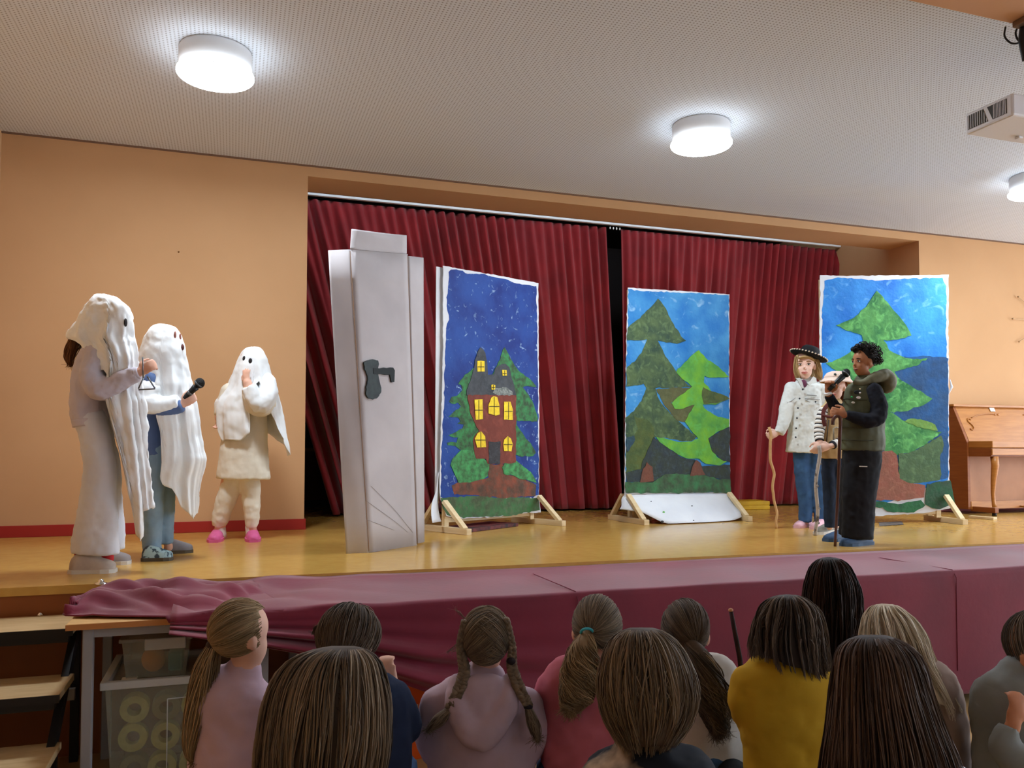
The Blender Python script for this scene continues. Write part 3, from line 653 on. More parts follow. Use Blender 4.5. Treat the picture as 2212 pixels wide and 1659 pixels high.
# top and hanging front as one draped sheet, hem rising to the left where it is twisted up
xs = np.concatenate([np.linspace(-.78, 1.6, 80), np.linspace(1.65, 8.2, 110)])
nv = 46; P = np.zeros((nv, len(xs), 3)); FY = -3.165
for j, x in enumerate(xs):
    zb = float(np.interp(x, [-.8, -.4, -.1, .3, .62, 1.0, 1.6, 3.2, 8.3], [-.10, -.19, -.27, -.44, -.53, -.60, -.66, -.735, -.75]))
    yb2 = np.interp(x, [-.8, 0, 8], [-2.46, -2.44, -2.44]); yb2 = -2.455+.02*math.sin(x*1.3)
    for i in range(nv):
        if i < 20:
            v = i/19; y = yb2+(FY-yb2)*v; z = TZ+.012+.006*math.sin(x*9+v*4)*math.sin(v*3)+ (.008 if v < .05 else 0)
            z += .02*math.exp(-((v-.0)/.15)**2)
            wr = max(0, 1-(x+.78)/1.1)
            z += wr*(.012*math.sin(14*x+9*v)+.016*abs(math.sin(6*x-7*v)))
        else:
            v = (i-19)/(nv-20); rl = min(1, v*8)
            z = TZ+.012-.012*rl+(zb-TZ)*v
            lf = max(0, min(1, (1.7-x)/1.5))
            y = FY-.012*rl-.008*math.sin(x*3.1)*v-.015*v*(1+math.sin(x*7.3+1.1*math.sin(x*2)))*.5
            # rolled twist of cloth running down to the right
            y -= lf*(.075*math.exp(-((v-.86)/.09)**2)+.05*math.exp(-((v-.55)/.10)**2)*math.exp(-((x-.0)/.7)**2))
            y -= lf*.02*math.sin(v*26)*v
        P[i, j] = (x, y, z)
grid('draped_sheet', P, M_red, rc, .006)
for xx in (1.02, 3.35):
    pts = [(xx, y, TZ+.0175) for y in np.linspace(-2.5, FY+.01, 6)]+[(xx, FY-.0165, z) for z in np.linspace(TZ-.02, -.6, 6)]
    MB().tube(pts, .0022, 5).build('seam', mat('seam_red', (110, 28, 48)), rc)
# bunched end lying over the table corner
def bunch():
    nu, nv = 64, 30; P = np.zeros((nv, nu, 3)); g = np.random.default_rng(3)
    for j in range(nu):
        u = j/(nu-1)
        topx = np.interp(u, [0, .12, .35, .65, 1], [168, 225, 330, 430, 545]); topy = np.interp(u, [0, .1, .35, .65, 1], [1305, 1268, 1259, 1256, 1250])
        botx = np.interp(u, [0, .06, .3, .6, 1], [135, 160, 300, 420, 640]); boty = np.interp(u, [0, .05, .12, .3, .6, 1], [1326, 1340, 1327, 1337, 1352, 1398])
        a = atz(topx, topy+4, -.015+.0*u); yb = np.interp(u, [0, .3, .5, 1], [-3.0, -3.12, -3.18, -3.19]); b = aty(botx, boty, yb)
        for i in range(nv):
            v = i/(nv-1); q = a*(1-v)+b*v
            h = .055*math.sin(math.pi*min(1, v*1.05))**.7*(.35+.65*math.sin(math.pi*(.1+.8*u)))
            h += (.022*math.sin(v*17+2.2*math.sin(u*6)+u*5)+.012*math.sin(v*31-u*13+1.5*math.sin(u*11))+.012*math.sin(u*21+v*9))*math.sin(math.pi*v)
            q = q+np.array([0, -.25*h, h])
            if q[1] > TYF-.02: q[2] = max(q[2], TZ+.012)
            P[i, j] = q
    return P
bo_ = grid('bunched_end', bunch(), M_red, rc, .006)
bo_['label'] = 'crumpled bunched end of the cloth'

# portable steps at the left
M_tread = mat('birch_tread', (206, 178, 134), (194, 164, 118), rough=.5, scale=4, stretch=(2, 8, 1))
sp_ = thing('stage_steps', 'wooden stage steps with black metal frame at the left edge', 'steps', (-1.7, -2.9, FLOOR))
SX0, SX1 = XL+.02, -1.215
for z, y0, y1 in ((-.135, -2.80, -2.46), (-.345, -3.07, -2.74), (-.555, -3.34, -3.0)):
    tr_ = box('tread', (SX0, y0, z-.03), (SX1+.02, y1, z), M_tread, sp_, bev=.003)
    box('nosing', (SX0, y0-.004, z-.034), (SX1+.02, y0+.012, z-.002), M_black, tr_)
    box('tread_bar', (SX0, y0+.02, z-.065), (SX1+.0, y0+.06, z-.031), M_black, sp_)
for x in (SX1-.01, SX0+.03):
    MB().beam((x, -3.30, FLOOR+.02), (x, -2.50, -.16), .03, .06).build('stringer', M_black, sp_)
    MB().beam((x, -2.52, FLOOR), (x, -2.52, -.15), .035, .035, (0, 1, 0)).build('post', M_black, sp_)
    MB().beam((x, -3.0, FLOOR), (x, -3.0, -.58), .03, .03, (0, 1, 0)).build('post', M_black, sp_)
    MB().beam((x, -3.30, FLOOR), (x, -3.30, -.58), .03, .03, (0, 1, 0)).build('post', M_black, sp_)
box('back_bar', (SX0, -2.60, -.50), (SX1, -2.57, -.45), mat('grey_bar', (150, 144, 136)), sp_)
M_chr = mat('chrome', (230, 230, 230), rough=.15, metal=1)
kq = atz(218, 1262, 0)
kb = thing('floor_bolt', 'small chrome bolt on the stage edge beside the cloth end', 'bolt', tuple(kq))
MB().lathe(kq, [(.028, 0), (.028, .006), (.012, .012), (.012, .02), (.004, .024)], 18).build('bolt_head', M_chr, kb, True)
kq = atz(87, 1330, -.135)
kb = thing('floor_bolt', 'small chrome bolt on the top step at the left edge', 'bolt', tuple(kq))
MB().lathe(kq, [(.014, 0), (.014, .006), (.008, .014), (.003, .017)], 18).build('bolt_head', M_chr, kb, True)

# storage boxes under the table
def plastic(name, col, alpha=.35, rough=.15):
    return mat(name, col, rough=rough, alpha=alpha, spec=.5)
M_clear = plastic('clear_plastic', (186, 190, 170), .22); M_clear2 = plastic('clear_lid', (190, 192, 186), .38); M_rim = plastic('frosted_rim', (196, 198, 196), .9, .35)
bx0, bx1, by0, by1, bz0, bz1 = -1.035, -.47, -3.02, -2.55, FLOOR, -.355
sb1 = thing('storage_box', 'large clear plastic storage box full of pale rolls under the table', 'storage box', ((bx0+bx1)/2, (by0+by1)/2, FLOOR))
def tub(parent, x0, x1, y0, y1, z0, z1, m, taper=.04, th=.004):
    for nm, (a, b) in (('front', ((x0, y0), (x1, y0))), ('back_wall', ((x1, y1), (x0, y1))), ('left', ((x0, y1), (x0, y0))), ('right', ((x1, y0), (x1, y1)))):
        a = np.array(a); b = np.array(b); c = np.array([(x0+x1)/2, (y0+y1)/2])
        def low(q): return c+(q-c)*(1-taper)
        n2 = np.array([b[1]-a[1], a[0]-b[0]]); n2 = n2/np.linalg.norm(n2)*th
        P = [(*low(a), z0), (*low(b), z0), (*(low(b)-n2), z0), (*(low(a)-n2), z0), (*a, z1), (*b, z1), (*(b-n2), z1), (*(a-n2), z1)]
        MB().hexa(P).build('box_wall', m, parent)
    box('box_floor', (x0+.02, y0+.02, z0), (x1-.02, y1-.02, z0+.004), m, parent)
tub(sb1, bx0, bx1, by0, by1, bz0, bz1, M_clear, .1)
rim = MB(); e = .018
for a, b in (((bx0-e, by0-e), (bx1+e, by0+.012)), ((bx0-e, by1-.012), (bx1+e, by1+e)), ((bx0-e, by0+.012), (bx0+.012, by1-.012)), ((bx1-.012, by0+.012), (bx1+e, by1-.012))):
    rim.box((*a, bz1), (*b, bz1+.032))
rim.build('rim', M_rim, sb1, bev=.003)
box('lid', (bx0+.012, by0+.012, bz1+.006), (bx1-.012, by1-.012, bz1+.011), M_clear2, sb1)
box('label_sticker', (bx0+.05, by0+.05, bz1+.0112), (bx0+.11, by0+.13, bz1+.0125), mat('sticker', (214, 206, 190)), sb1)
gfr = MB()
for a, b in ((( .24, -.06), (.24, -.40)), ((.24, -.06), (.42, -.06)), ((.42, -.06), (.42, -.40))):
    gfr.beam((bx0+a[0], by0-.002, bz1+a[1]*1), (bx0+b[0], by0-.002+.02, bz1+b[1]), .004, .004)
gfr.build('moulded_frame', M_rim, sb1)
M_roll = mat('pale_yellow_roll', (200, 196, 110), (180, 176, 96), rough=.7, scale=30); M_roll2 = mat('olive_roll', (128, 124, 80), rough=.7)
gr_ = np.random.default_rng(5); k = 0
for iz in range(3):
    for ix in range(4):
        x = bx0+.10+ix*.122+gr_.uniform(-.01, .01); z = FLOOR+.08+iz*.125; y = by0+.11+gr_.uniform(-.01, .01)
        a_ = gr_.uniform(-.15, .15); ax = [[1, 0, 0], [0, math.sin(a_), math.cos(a_)], [0, -math.cos(a_), math.sin(a_)]]
        ro = MB(); R = .058
        prof = [(.028, -.03), (R, -.03), (R, .03), (.028, .03), (.028, -.03)]
        n_ = 22; V = []; Fs = []
        for rr, zz in prof[:4]:
            for j in range(n_): q = 2*math.pi*j/n_; V.append((rr*math.cos(q), rr*math.sin(q), zz))
        V = np.array([x, y, z])+np.array(V) @ np.array(ax)
        for i in range(4):
            for j in range(n_): Fs.append((i*n_+j, i*n_+(j+1) % n_, ((i+1) % 4)*n_+(j+1) % n_, ((i+1) % 4)*n_+j))
        o = ro.add(V, Fs).build('paper_roll', M_roll if (ix+iz) % 3 else M_roll2, None, False)
        tag(o, '%s paper roll in the %s layer inside the large clear storage box' % (('leftmost', 'second', 'third', 'rightmost')[ix], ('bottom', 'middle', 'top')[iz]), 'paper roll', 'paper rolls in the clear box'); k += 1
cx0, cx1, cy0, cy1, cz0, cz1 = -.985, -.715, -2.93, -2.68, bz1+.012, bz1+.012+.155
sb2 = thing('storage_box', 'small clear lidded box on top of the large storage box', 'storage box', ((cx0+cx1)/2, (cy0+cy1)/2, cz0))
tub(sb2, cx0, cx1, cy0, cy1, cz0, cz1, M_clear, .12)
box('lid', (cx0-.012, cy0-.012, cz1), (cx1+.012, cy1+.012, cz1+.016), M_clear2, sb2, bev=.004)
box('lid_clip', (cx0+.09, cy0-.02, cz1-.035), (cx1-.015, cy0-.008, cz1+.014), M_rim, sb2, bev=.004)
ob_ = MB().ell(((cx0+cx1)/2-.015, cy0+.075, cz0+.062), (.05, .05, .055)).build('orange_ball', mat('orange_foam', (226, 150, 44)), None, True)
tag(ob_, 'orange ball inside the small clear box', 'ball')
tq = box('teal_pad', ((cx0+cx1)/2+.045, cy0+.04, cz0+.01), (cx1-.03, cy1-.05, cz0+.09), mat('teal_foam', (44, 120, 112)), None, bev=.01)
tag(tq, 'teal block inside the small clear box', 'block')
# orange box with a white printed label, half hidden under the cloth
oq = aty(880, 1600, -2.98)
oL = aty(860, 1610, -3.0)[0]; oR = aty(925, 1610, -3.0)[0]
oz = FLOOR; 
orb = thing('orange_box', 'orange box with a white printed label under the red cloth', 'box', ((oL+oR)/2-.05, -2.85, FLOOR))
M_or = mat('orange_card', (222, 92, 22), (212, 84, 18), rough=.5, scale=4)
box('body', (oL-.22, -3.0, FLOOR), (oR+.005, -2.7, FLOOR+.34), M_or, orb, bev=.004)
box('lid', (oL-.225, -3.005, FLOOR+.34), (oR+.01, -2.695, FLOOR+.36), M_or, orb, bev=.003)
ll = aty(868, 1525, -3.004); lr = aty(903, 1585, -3.004)
box('label', (ll[0]-.06, -3.003, lr[2]), (lr[0], -3.0005, ll[2]), mat('label_paper', (214, 200, 178)), orb)
tx = MB(); gt = np.random.default_rng(2)
for r in range(4):
    zz = ll[2]-.04-r*.03-(.02 if r > 1 else 0)
    for c in range(3):
        xx = lr[0]-.03-c*.022; tx.beam((xx, -3.0036, zz), (xx+.009, -3.0036, zz+.012*(1 if c % 2 else -1)), .003, .001); tx.beam((xx+.009, -3.0036, zz), (xx, -3.0036, zz+.01), .003, .001)
tag(tx.build('label_print', mat('red_print', (172, 60, 40)), orb), kind='stuff')
# small paint flaws and a nail on the left wall
nq = aty(386, 544, -.002); nl = thing('wall_hook', 'tiny dark hook on the peach wall above the ghosts', 'hook', tuple(nq))
MB().lathe(nq, [(.006, -.003), (.006, .004), (.003, .012)], 10, ax=[[1, 0, 0], [0, 0, 1], [0, -1, 0]]).build('hook', mat('hook_brown', (120, 84, 40)), nl, True)
# ------------------------------------------------------------------ figures: shared builders
M_skin = mat('fair_skin', (232, 184, 160), (224, 172, 148), rough=.55, scale=8)
M_skin_pale = mat('pale_skin', (238, 200, 182), (232, 188, 168), rough=.55, scale=8)
M_skin_br = mat('brown_skin', (168, 112, 78), (156, 102, 70), rough=.5, scale=8)
def hairmat(name, a, b, rough=.6):
    m = bpy.data.materials.new(name); m.use_nodes = True; nt = m.node_tree; b_ = nt.nodes['Principled BSDF']; MATS[name] = m
    at_ = nt.nodes.new('ShaderNodeAttribute'); at_.attribute_name = 'tint'
    rp = nt.nodes.new('ShaderNodeValToRGB'); rp.color_ramp.elements[0].color = (*lin(a), 1); rp.color_ramp.elements[1].color = (*lin(b), 1)
    nt.links.new(at_.outputs['Fac'], rp.inputs[0]); nt.links.new(rp.outputs[0], b_.inputs['Base Color'])
    b_.inputs['Roughness'].default_value = rough; b_.inputs['Specular IOR Level'].default_value = .18
    return m
RT = np.array([math.cos(YAW), -math.sin(YAW), 0]); DP = np.array([math.sin(YAW), math.cos(YAW), 0]); UP = np.array([0, 0, 1.])
class Fig:
    """a person: measured in the photograph's plane at their own distance, with real depth"""
    def __init__(s, label, foot, crop=(0, 0, 1), depth=None, ground=0.0, voxel=.007, name='person', cat='person', group=None):
        s.c = crop
        X, Y = s.xy(*foot)
        g = atz(X, Y, ground) if depth is None else None
        if g is None:
            s.d = depth; q = atd(X, Y, depth); g = np.array([q[0], q[1], ground])
        else: s.d = dep(g)
        s.k = s.d/F*crop[2]      # metres per crop pixel
        s.g = g; s.root = thing(name, label, cat, tuple(g), group); s.vox = voxel; s.body = MB()
    def xy(s, x, y): return s.c[0]+x*s.c[2], s.c[1]+y*s.c[2]
    def p(s, x, y, d=0):        # d: crop pixels away from the viewer
        X, Y = s.xy(x, y); return atd(X, Y, s.d+d*s.k)
    def tube(s, mb, rows, n=16, k=5, cap0=True, cap1=True, flat=0):
        """rows (x, y, d, half width, half depth)"""
        R = np.array([list(r)+([r[3]] if len(r) == 4 else []) for r in rows], float)
        R = cr(R, k); C = np.array([s.p(*r[:3]) for r in R]); T = np.gradient(C, axis=0); T /= np.linalg.norm(T, axis=1)[:, None]
        rw, rd = np.maximum(R[:, 3], .5)*s.k, np.maximum(R[:, 4], .5)*s.k
        if cap0:
            r0 = min(rw[0], rd[0]); ex = [(-.95, .25), (-.7, .7), (-.35, .93)]
            C = np.vstack([[C[0]+T[0]*r0*a for a, _ in ex], C]); rw = np.concatenate([[rw[0]*b for _, b in ex], rw]); rd = np.concatenate([[rd[0]*b for _, b in ex], rd]); T = np.vstack([[T[0]]*3, T])
        if cap1:
            r0 = min(rw[-1], rd[-1]); ex = [(.35, .93), (.7, .7), (.95, .25)]
            C = np.vstack([C, [C[-1]+T[-1]*r0*a for a, _ in ex]]); rw = np.concatenate([rw, [rw[-1]*b for _, b in ex]]); rd = np.concatenate([rd, [rd[-1]*b for _, b in ex]]); T = np.vstack([T, [T[-1]]*3])
        V = []
        prev = None
        for i in range(len(C)):
            A = DP-T[i]*(DP @ T[i])
            if np.linalg.norm(A) < .3: A = (prev if prev is not None else UP)-T[i]*((prev if prev is not None else UP) @ T[i])
            A /= np.linalg.norm(A); prev = A; B = np.cross(T[i], A)
            for j in range(n):
                q = 2*math.pi*j/n; V.append(C[i]+A*math.sin(q)*rd[i]+B*math.cos(q)*rw[i])
        m = len(C)
        Fs = [(i*n+j, i*n+(j+1) % n, (i+1)*n+(j+1) % n, (i+1)*n+j) for i in range(m-1) for j in range(n)]+[tuple(range(n-1, -1, -1)), tuple((m-1)*n+j for j in range(n))]
        mb.add(V, Fs); return mb
    def ell(s, mb, x, y, d, rx, ry, rd):
        return mb.ell(s.p(x, y, d), (rx*s.k, rd*s.k, ry*s.k), [RT, DP, UP], 18, 12)
    def blob(s, name, mb, m, vox=None, smooth=6, disp=None, label=None, parent=None, offs=0):
        o = mb.build(name, m, parent or s.root, True)
        addmod(o, 'REMESH', mode='VOXEL', voxel_size=vox or s.vox, use_smooth_shade=True)
        if smooth: addmod(o, 'SMOOTH', factor=.5, iterations=smooth)
        if disp:
            for st_, sc_ in (disp if isinstance(disp, list) else [disp]): addmod(o, 'DISPLACE', texture=clouds(sc_), strength=st_, mid_level=.5, texture_coords='LOCAL')
        if label: o['label'] = label
        return o
    def frame(s, psi, tilt=0, nod=0):
        f = -DP*math.cos(psi)+RT*math.sin(psi); sd = np.cross(UP, f); u = UP
        f2 = f*math.cos(nod)-u*math.sin(nod); u2 = u*math.cos(nod)+f*math.sin(nod)
        s2 = sd*math.cos(tilt)+u2*math.sin(tilt); u3 = u2*math.cos(tilt)-sd*math.sin(tilt)
        return np.array([s2, f2, u3])
    def head(s, mb, x, y, h, psi, d=0, tilt=0, nod=0, face=True, ears=True):
        """psi 0 faces the viewer, +90 faces right, 180 faces away; h = chin to crown"""
        h *= s.k; c = s.p(x, y, d); ax = s.frame(math.radians(psi), math.radians(tilt), math.radians(nod))
        L = lambda a, b, u: c+(np.array([a, b, u])*h) @ ax
        s.H = (L, h, ax)
        mb.ell(L(0, -.06, .11), np.array([.325, .40, .385])*h, ax, 22, 16)
        mb.ell(L(0, .08, -.17), np.array([.245, .25, .31])*h, ax, 20, 14)
        mb.ell(L(0, .17, -.385), np.array([.10, .10, .09])*h, ax)
        if face:
            mb.ell(L(0, .325, -.10), np.array([.045, .085, .06])*h, ax); mb.ell(L(0, .30, -.02), np.array([.032, .06, .10])*h, ax)
            for sg in (-1, 1):
                mb.ell(L(sg*.13, .19, -.13), np.array([.11, .10, .10])*h, ax); mb.ell(L(sg*.13, .27, .065), np.array([.11, .045, .03])*h, ax)
            mb.ell(L(0, .275, -.27), np.array([.10, .06, .06])*h, ax)
        if ears:
            for sg in (-1, 1):
                mb.ell(L(sg*.335, -.03, -.05), np.array([.035, .085, .12])*h, ax); mb.ell(L(sg*.325, .0, -.13), np.array([.035, .04, .05])*h, ax)
        return L, h, ax
    def features(s, brow=(90, 62, 44), lip=(178, 96, 92), iris=(40, 34, 30), mouth=0):
        L, h, ax = s.H
        for sg in (-1, 1):
            e = MB().ell(L(sg*.135, .285, .0), np.array([.06, .03, .028])*h, ax).build('eye', mat('eye_white', (220, 214, 208), rough=.3), s.root, True)
            MB().ell(L(sg*.135, .308, .0), np.array([.026, .012, .026])*h, ax).build('iris', mat('iris_%d' % iris[0], iris, rough=.2), e, True)
            MB().tube([L(sg*.075, .305, .028), L(sg*.135, .318, .038), L(sg*.20, .285, .022)], np.array([.008, .011, .007])*h, 6).build('eyelid', mat('lash_%d' % brow[0], tuple(int(c*.5) for c in brow)), s.root, True)
            MB().tube([L(sg*.06, .33, .095), L(sg*.14, .325, .115), L(sg*.22, .275, .095)], np.array([.012, .016, .008])*h, 6).build('eyebrow', mat('brow_%d' % brow[0], brow), s.root, True)
        MB().tube([L(-.10, .285, -.268), L(-.045, .335, -.255), L(0, .335, -.262), L(.045, .335, -.255), L(.10, .285, -.268)], np.array([.008, .02, .018, .02, .008])*h, 8).build('lips', mat('lips_%d' % lip[0], lip, rough=.4), s.root, True)
        MB().tube([L(-.085, .288, -.292), L(0, .335, -.30), L(.085, .288, -.292)], np.array([.008, .024, .008])*h, 8).build('lower_lip', mat('lips_%d' % lip[0], lip, rough=.4), s.root, True)
        if mouth: MB().ell(L(0, .325, -.278), np.array([.06, .02, .022])*h, ax).build('open_mouth', mat('mouth_dark', (60, 24, 24)), s.root, True)
    def hand(s, mb, wrist, tip, thumb, L=.14, curl=.9, grip=None, fan=.08):
        """wrist/tip in crop px (x, y, d): direction of the palm; thumb: side the thumb leaves (unit-ish in px); fingers bend towards grip"""
        w = s.p(*wrist); dr = s.p(*tip)-w; dr /= np.linalg.norm(dr)
        th = s.p(wrist[0]+thumb[0], wrist[1]+thumb[1], wrist[2]+(thumb[2] if len(thumb) > 2 else 0))-w; th -= dr*(th @ dr); th /= np.linalg.norm(th)
        nn = np.cross(dr, th)
        if grip is not None:
            gv = s.p(wrist[0]+grip[0], wrist[1]+grip[1], wrist[2]+grip[2])-w
            if gv @ nn < 0: nn = -nn
        ax = [th, nn, dr]
        mb.ell(w+dr*L*.28, (L*.24, L*.12, L*.32), ax); mb.ell(w+dr*L*.02, (L*.16, L*.11, L*.16), ax)
        for i in range(4):
            o = (1.5-i)*L*.125; ln = L*(.46, .52, .48, .38)[i]; b = w+dr*L*.5+th*o; P = [b-dr*L*.1]; a = 0; q = b
            di = dr*math.cos((1.5-i)*fan)+th*math.sin((1.5-i)*fan)
            for k_, sg in enumerate((.42, .32, .26)):
                a += curl*(.55, .75, .6)[k_]; v = di*math.cos(a)+nn*math.sin(a); P.append(q); q = q+v*ln*sg
            P.append(q); mb.tube(cr(P, 3), np.interp(np.linspace(0, 1, 3*(len(P)-1)+1), [0, 1], [L*.066, L*.052]), 8)
        b = w+dr*L*.16+th*L*.16
        P = [b, b+(th*.75+dr*.5)*L*.2+nn*L*.03*curl, b+(th*.75+dr*.95)*L*.28+nn*L*.16*curl, b+(th*.55+dr*1.25)*L*.32+nn*L*.27*curl]
        mb.tube(cr(P, 3), np.interp(np.linspace(0, 1, 10), [0, 1], [L*.085, L*.058]), 8)
    def surf(s, rows, a, t, tiltx=0):
        """drape surface: rows (y, xl, xr, dc, rd); a angle (0 right, -90 to the viewer), t along the rows"""
        R = s._rows(rows); i = np.clip(t*(len(R)-1), 0, len(R)-1.001); i0 = int(i); f = i-i0; r = R[i0]*(1-f)+R[i0+1]*f
        return r
    def _rows(s, rows): return cr(np.array(rows, float), 6)
    def drape(s, name, rows, m, hem=None, n=96, nt=60, folds=(), thick=.004, parent=None, seed=0, disp=None, gap=None, power=1.0):
        """cloth sheet hanging over the figure. hem: list of (angle deg, y)"""
        R = s._rows(rows); ys = R[:, 0]; g = np.random.default_rng(seed); P = np.zeros((nt, n, 3))
        A = np.linspace(-math.pi, math.pi, n, endpoint=False)
        ha = sorted(hem) if hem else [(-180, ys[-1]), (180, ys[-1])]
        hx = [q for q, _ in ha]; hy = [q for _, q in ha]
        for j, a in enumerate(A):
            yb = np.interp(math.degrees(a), hx, hy, period=None)
            tt = np.linspace(0, 1, nt); 
            yy = ys[0]+(yb-ys[0])*(1-(1-tt)**1.0); yy = ys[0]+(yb-ys[0])*tt**1.25
            for i in range(nt):
                r = [np.interp(yy[i], ys, R[:, c]) for c in range(1, 5)]
                cxx, hw = (r[0]+r[1])/2, (r[1]-r[0])/2; ca, sa = math.cos(a), math.sin(a)
                if power != 1: ca = math.copysign(abs(ca)**power, ca); sa = math.copysign(abs(sa)**power, sa)
                fl = 0; k = (yy[i]-ys[0])/(ys[-1]-ys[0])
                for (fr, am, ph, y0, tw) in folds: q_ = math.sin(fr*a+ph+tw*k); fl += am*(q_ if fr < 9 else 1.1*(1-2*abs(math.sin(.5*(fr*a+ph+tw*k)))))*max(0, min(1, (yy[i]-y0)/120))
                P[i, j] = s.p(cxx+(hw+fl)*ca, yy[i]+(2*math.sin(7*a+seed) if i == nt-1 else 0), r[2]+(r[3]+fl)*sa)
        o = grid(name, P, m, parent or s.root, 0, True, closed=True)
        if disp:
            for st_, sc_ in disp: addmod(o, 'DISPLACE', texture=clouds(sc_), strength=st_, mid_level=.5, texture_coords='LOCAL')
        if thick: addmod(o, 'SOLIDIFY', thickness=thick, offset=0)
        return o
    def on(s, rows, a, y, out=0):
        R = s._rows(rows); r = [np.interp(y, R[:, 0], R[:, c]) for c in range(1, 5)]; a = math.radians(a)
        return s.p((r[0]+r[1])/2+((r[1]-r[0])/2+out)*math.cos(a), y, r[2]+(r[3]+out)*math.sin(a))
    # ---------------------------------------------------------------- hair
    def strands(s, name, paths, rad, m, tint=None, parent=None, taper=.35):
        """paths (n,k,3): every lock a thin three-sided tube"""
        P = np.asarray(paths, float); nS, k, _ = P.shape
        T = np.gradient(P, axis=1); T /= np.linalg.norm(T, axis=2)[..., None]+1e-9
        ref = rng.normal(size=(nS, 1, 3)); A = np.cross(T, ref); A /= np.linalg.norm(A, axis=2)[..., None]+1e-9; B = np.cross(T, A)
        pr = np.interp(np.linspace(0, 1, k), [0, .1, .7, 1], [.9, 1, .9, taper]); R = (np.broadcast_to(rad, (nS,))[:, None]*pr[None])[..., None]
        V = np.stack([P+R*(math.cos(q)*A+math.sin(q)*B) for q in (0, 2.094, 4.189)], 2)   # n,k,3,3
        idx = np.arange(nS*k*3).reshape(nS, k, 3)
        Fq = np.stack([np.stack([idx[:, :-1, j], idx[:, :-1, (j+1) % 3], idx[:, 1:, (j+1) % 3], idx[:, 1:, j]], -1) for j in range(3)], 2).reshape(-1, 4)
        base = BASE[parent or s.root]
        me = bpy.data.meshes.new(name); V = (V.reshape(-1, 3)-base).astype(np.float32); nf = len(Fq)
        me.vertices.add(len(V)); me.vertices.foreach_set('co', V.ravel()); me.loops.add(nf*4); me.loops.foreach_set('vertex_index', Fq.astype(np.int32).ravel())
        me.polygons.add(nf); me.polygons.foreach_set('loop_start', np.arange(0, nf*4, 4, dtype=np.int32)); me.update(calc_edges=True)
        tn = np.clip(rng.normal(.5, .22, nS) if tint is None else tint, 0, 1)
        at_ = me.attributes.new('tint', 'FLOAT', 'POINT'); at_.data.foreach_set('value', np.repeat(tn, k*3).astype(np.float32))
        me.shade_smooth(); me.materials.append(m); o = bpy.data.objects.new(name, me); COL.objects.link(o); o.parent = parent or s.root; BASE[o] = base
        return o
    def hair_fall(s, rows, m, n=1400, a0=-180, a1=180, hem=None, wave=.004, rad=.0016, lay=.012, k=14, seed=0, name='hair', cap=True, part=None, drift=8, start=.55, curlin=0, clumps=110):
        """straight hair falling from the crown over the shape given by rows; a0..a1 the covered angles"""
        g = np.random.default_rng(seed); R = s._rows(rows); ys = R[:, 0]
        a = np.radians(g.uniform(a0, a1, n)); dr = np.radians(g.normal(0, drift, n))
        hx, hy = zip(*sorted(hem)) if hem else ((-180, 180), (ys[-1], ys[-1]))
        yb = np.interp(np.degrees(a), hx, hy)+g.normal(0, (ys[-1]-ys[0])*.025, n)
        t0 = g.uniform(0, 1, n)**2.6*start; t = np.linspace(0, 1, k)
        ph, ph2 = g.uniform(0, 6.28, n), g.uniform(0, 6.28, n); ly = g.uniform(-.4, 1, n)*lay/s.k
        ncl = clumps; cen = np.radians(np.linspace(a0, a1, ncl)+g.normal(0, (a1-a0)/ncl*.4, ncl)); ci = np.abs(a[:, None]-cen[None]).argmin(1)
        ctn = g.normal(0, .2, ncl)[ci]; cph = g.uniform(0, 6.28, ncl)[ci]; yb = yb+g.normal(0, (ys[-1]-ys[0])*.03, ncl)[ci]
        tt = t0[:, None]+(1-t0[:, None])*t[None]**2.1; yy = ys[0]+(yb[:, None]-ys[0])*tt
        r = [np.interp(yy, ys, R[:, c]) for c in range(1, 5)]
        aa = a[:, None]+.72*(cen[ci]-a)[:, None]*t[None]**1.3+np.radians(g.normal(0, drift, ncl))[ci][:, None]*t[None]+.04*np.sin(5*t[None]+cph[:, None])*t[None]
        wv = (wave/s.k)*(.4*np.sin(9*t[None]+ph2[:, None])+np.sin(7*t[None]+cph[:, None]))*t[None]
        o = ly[:, None]*np.minimum(1, t[None]*3)+wv
        if curlin: o = o-curlin/s.k*np.clip((t[None]-.7)/.3, 0, 1)**2*g.uniform(.3, 1, n)[:, None]
        X = (r[0]+r[1])/2+((r[1]-r[0])/2+o)*np.cos(aa); D = r[2]+(r[3]+o)*np.sin(aa)
        Xs, Ys = s.c[0]+X*s.c[2], s.c[1]+yy*s.c[2]
        dd = s.d+D*s.k
        P = CAM+(f_+r_*((Xs-CX)/F)[..., None]-u_*((Ys-CY)/F)[..., None])*dd[..., None]
        # neighbouring locks share a tone
        tn = .45+.2*np.sin(a*5+seed)+ctn+g.normal(0, .13, n)
        if cap:
            rr = [(y, (l+q)/2-(q-l)/2*.95, (l+q)/2+(q-l)/2*.95, dc, rd*.95) for y, l, q, dc, rd in [(*R[i],) for i in range(0, len(R), 2)]]
            rr[0] = (rr[0][0]+2, *rr[0][1:])
            full = (a1-a0) >= 359
            c_ = s.drape(name+'_mass' if False else name, rr, m, [(q, w_-(ys[-1]-ys[0])*.03) for q, w_ in zip(hx, hy)], 64, 30, (), .006, seed=seed) if full else s.cap_part(name, rr, m, a0, a1, hx, hy, ys)
            at_ = c_.data.attributes.new('tint', 'FLOAT', 'POINT'); at_.data.foreach_set('value', np.full(len(c_.data.vertices), .08, np.float32))
            st_ = s.strands('hair_strands', P, rad*g.uniform(.6, 1.3, n), m, tn)
            st_['kind'] = 'stuff'
            return c_
        st_ = s.strands(name, P, rad*g.uniform(.6, 1.3, n), m, tn); st_['kind'] = 'stuff'; return st_
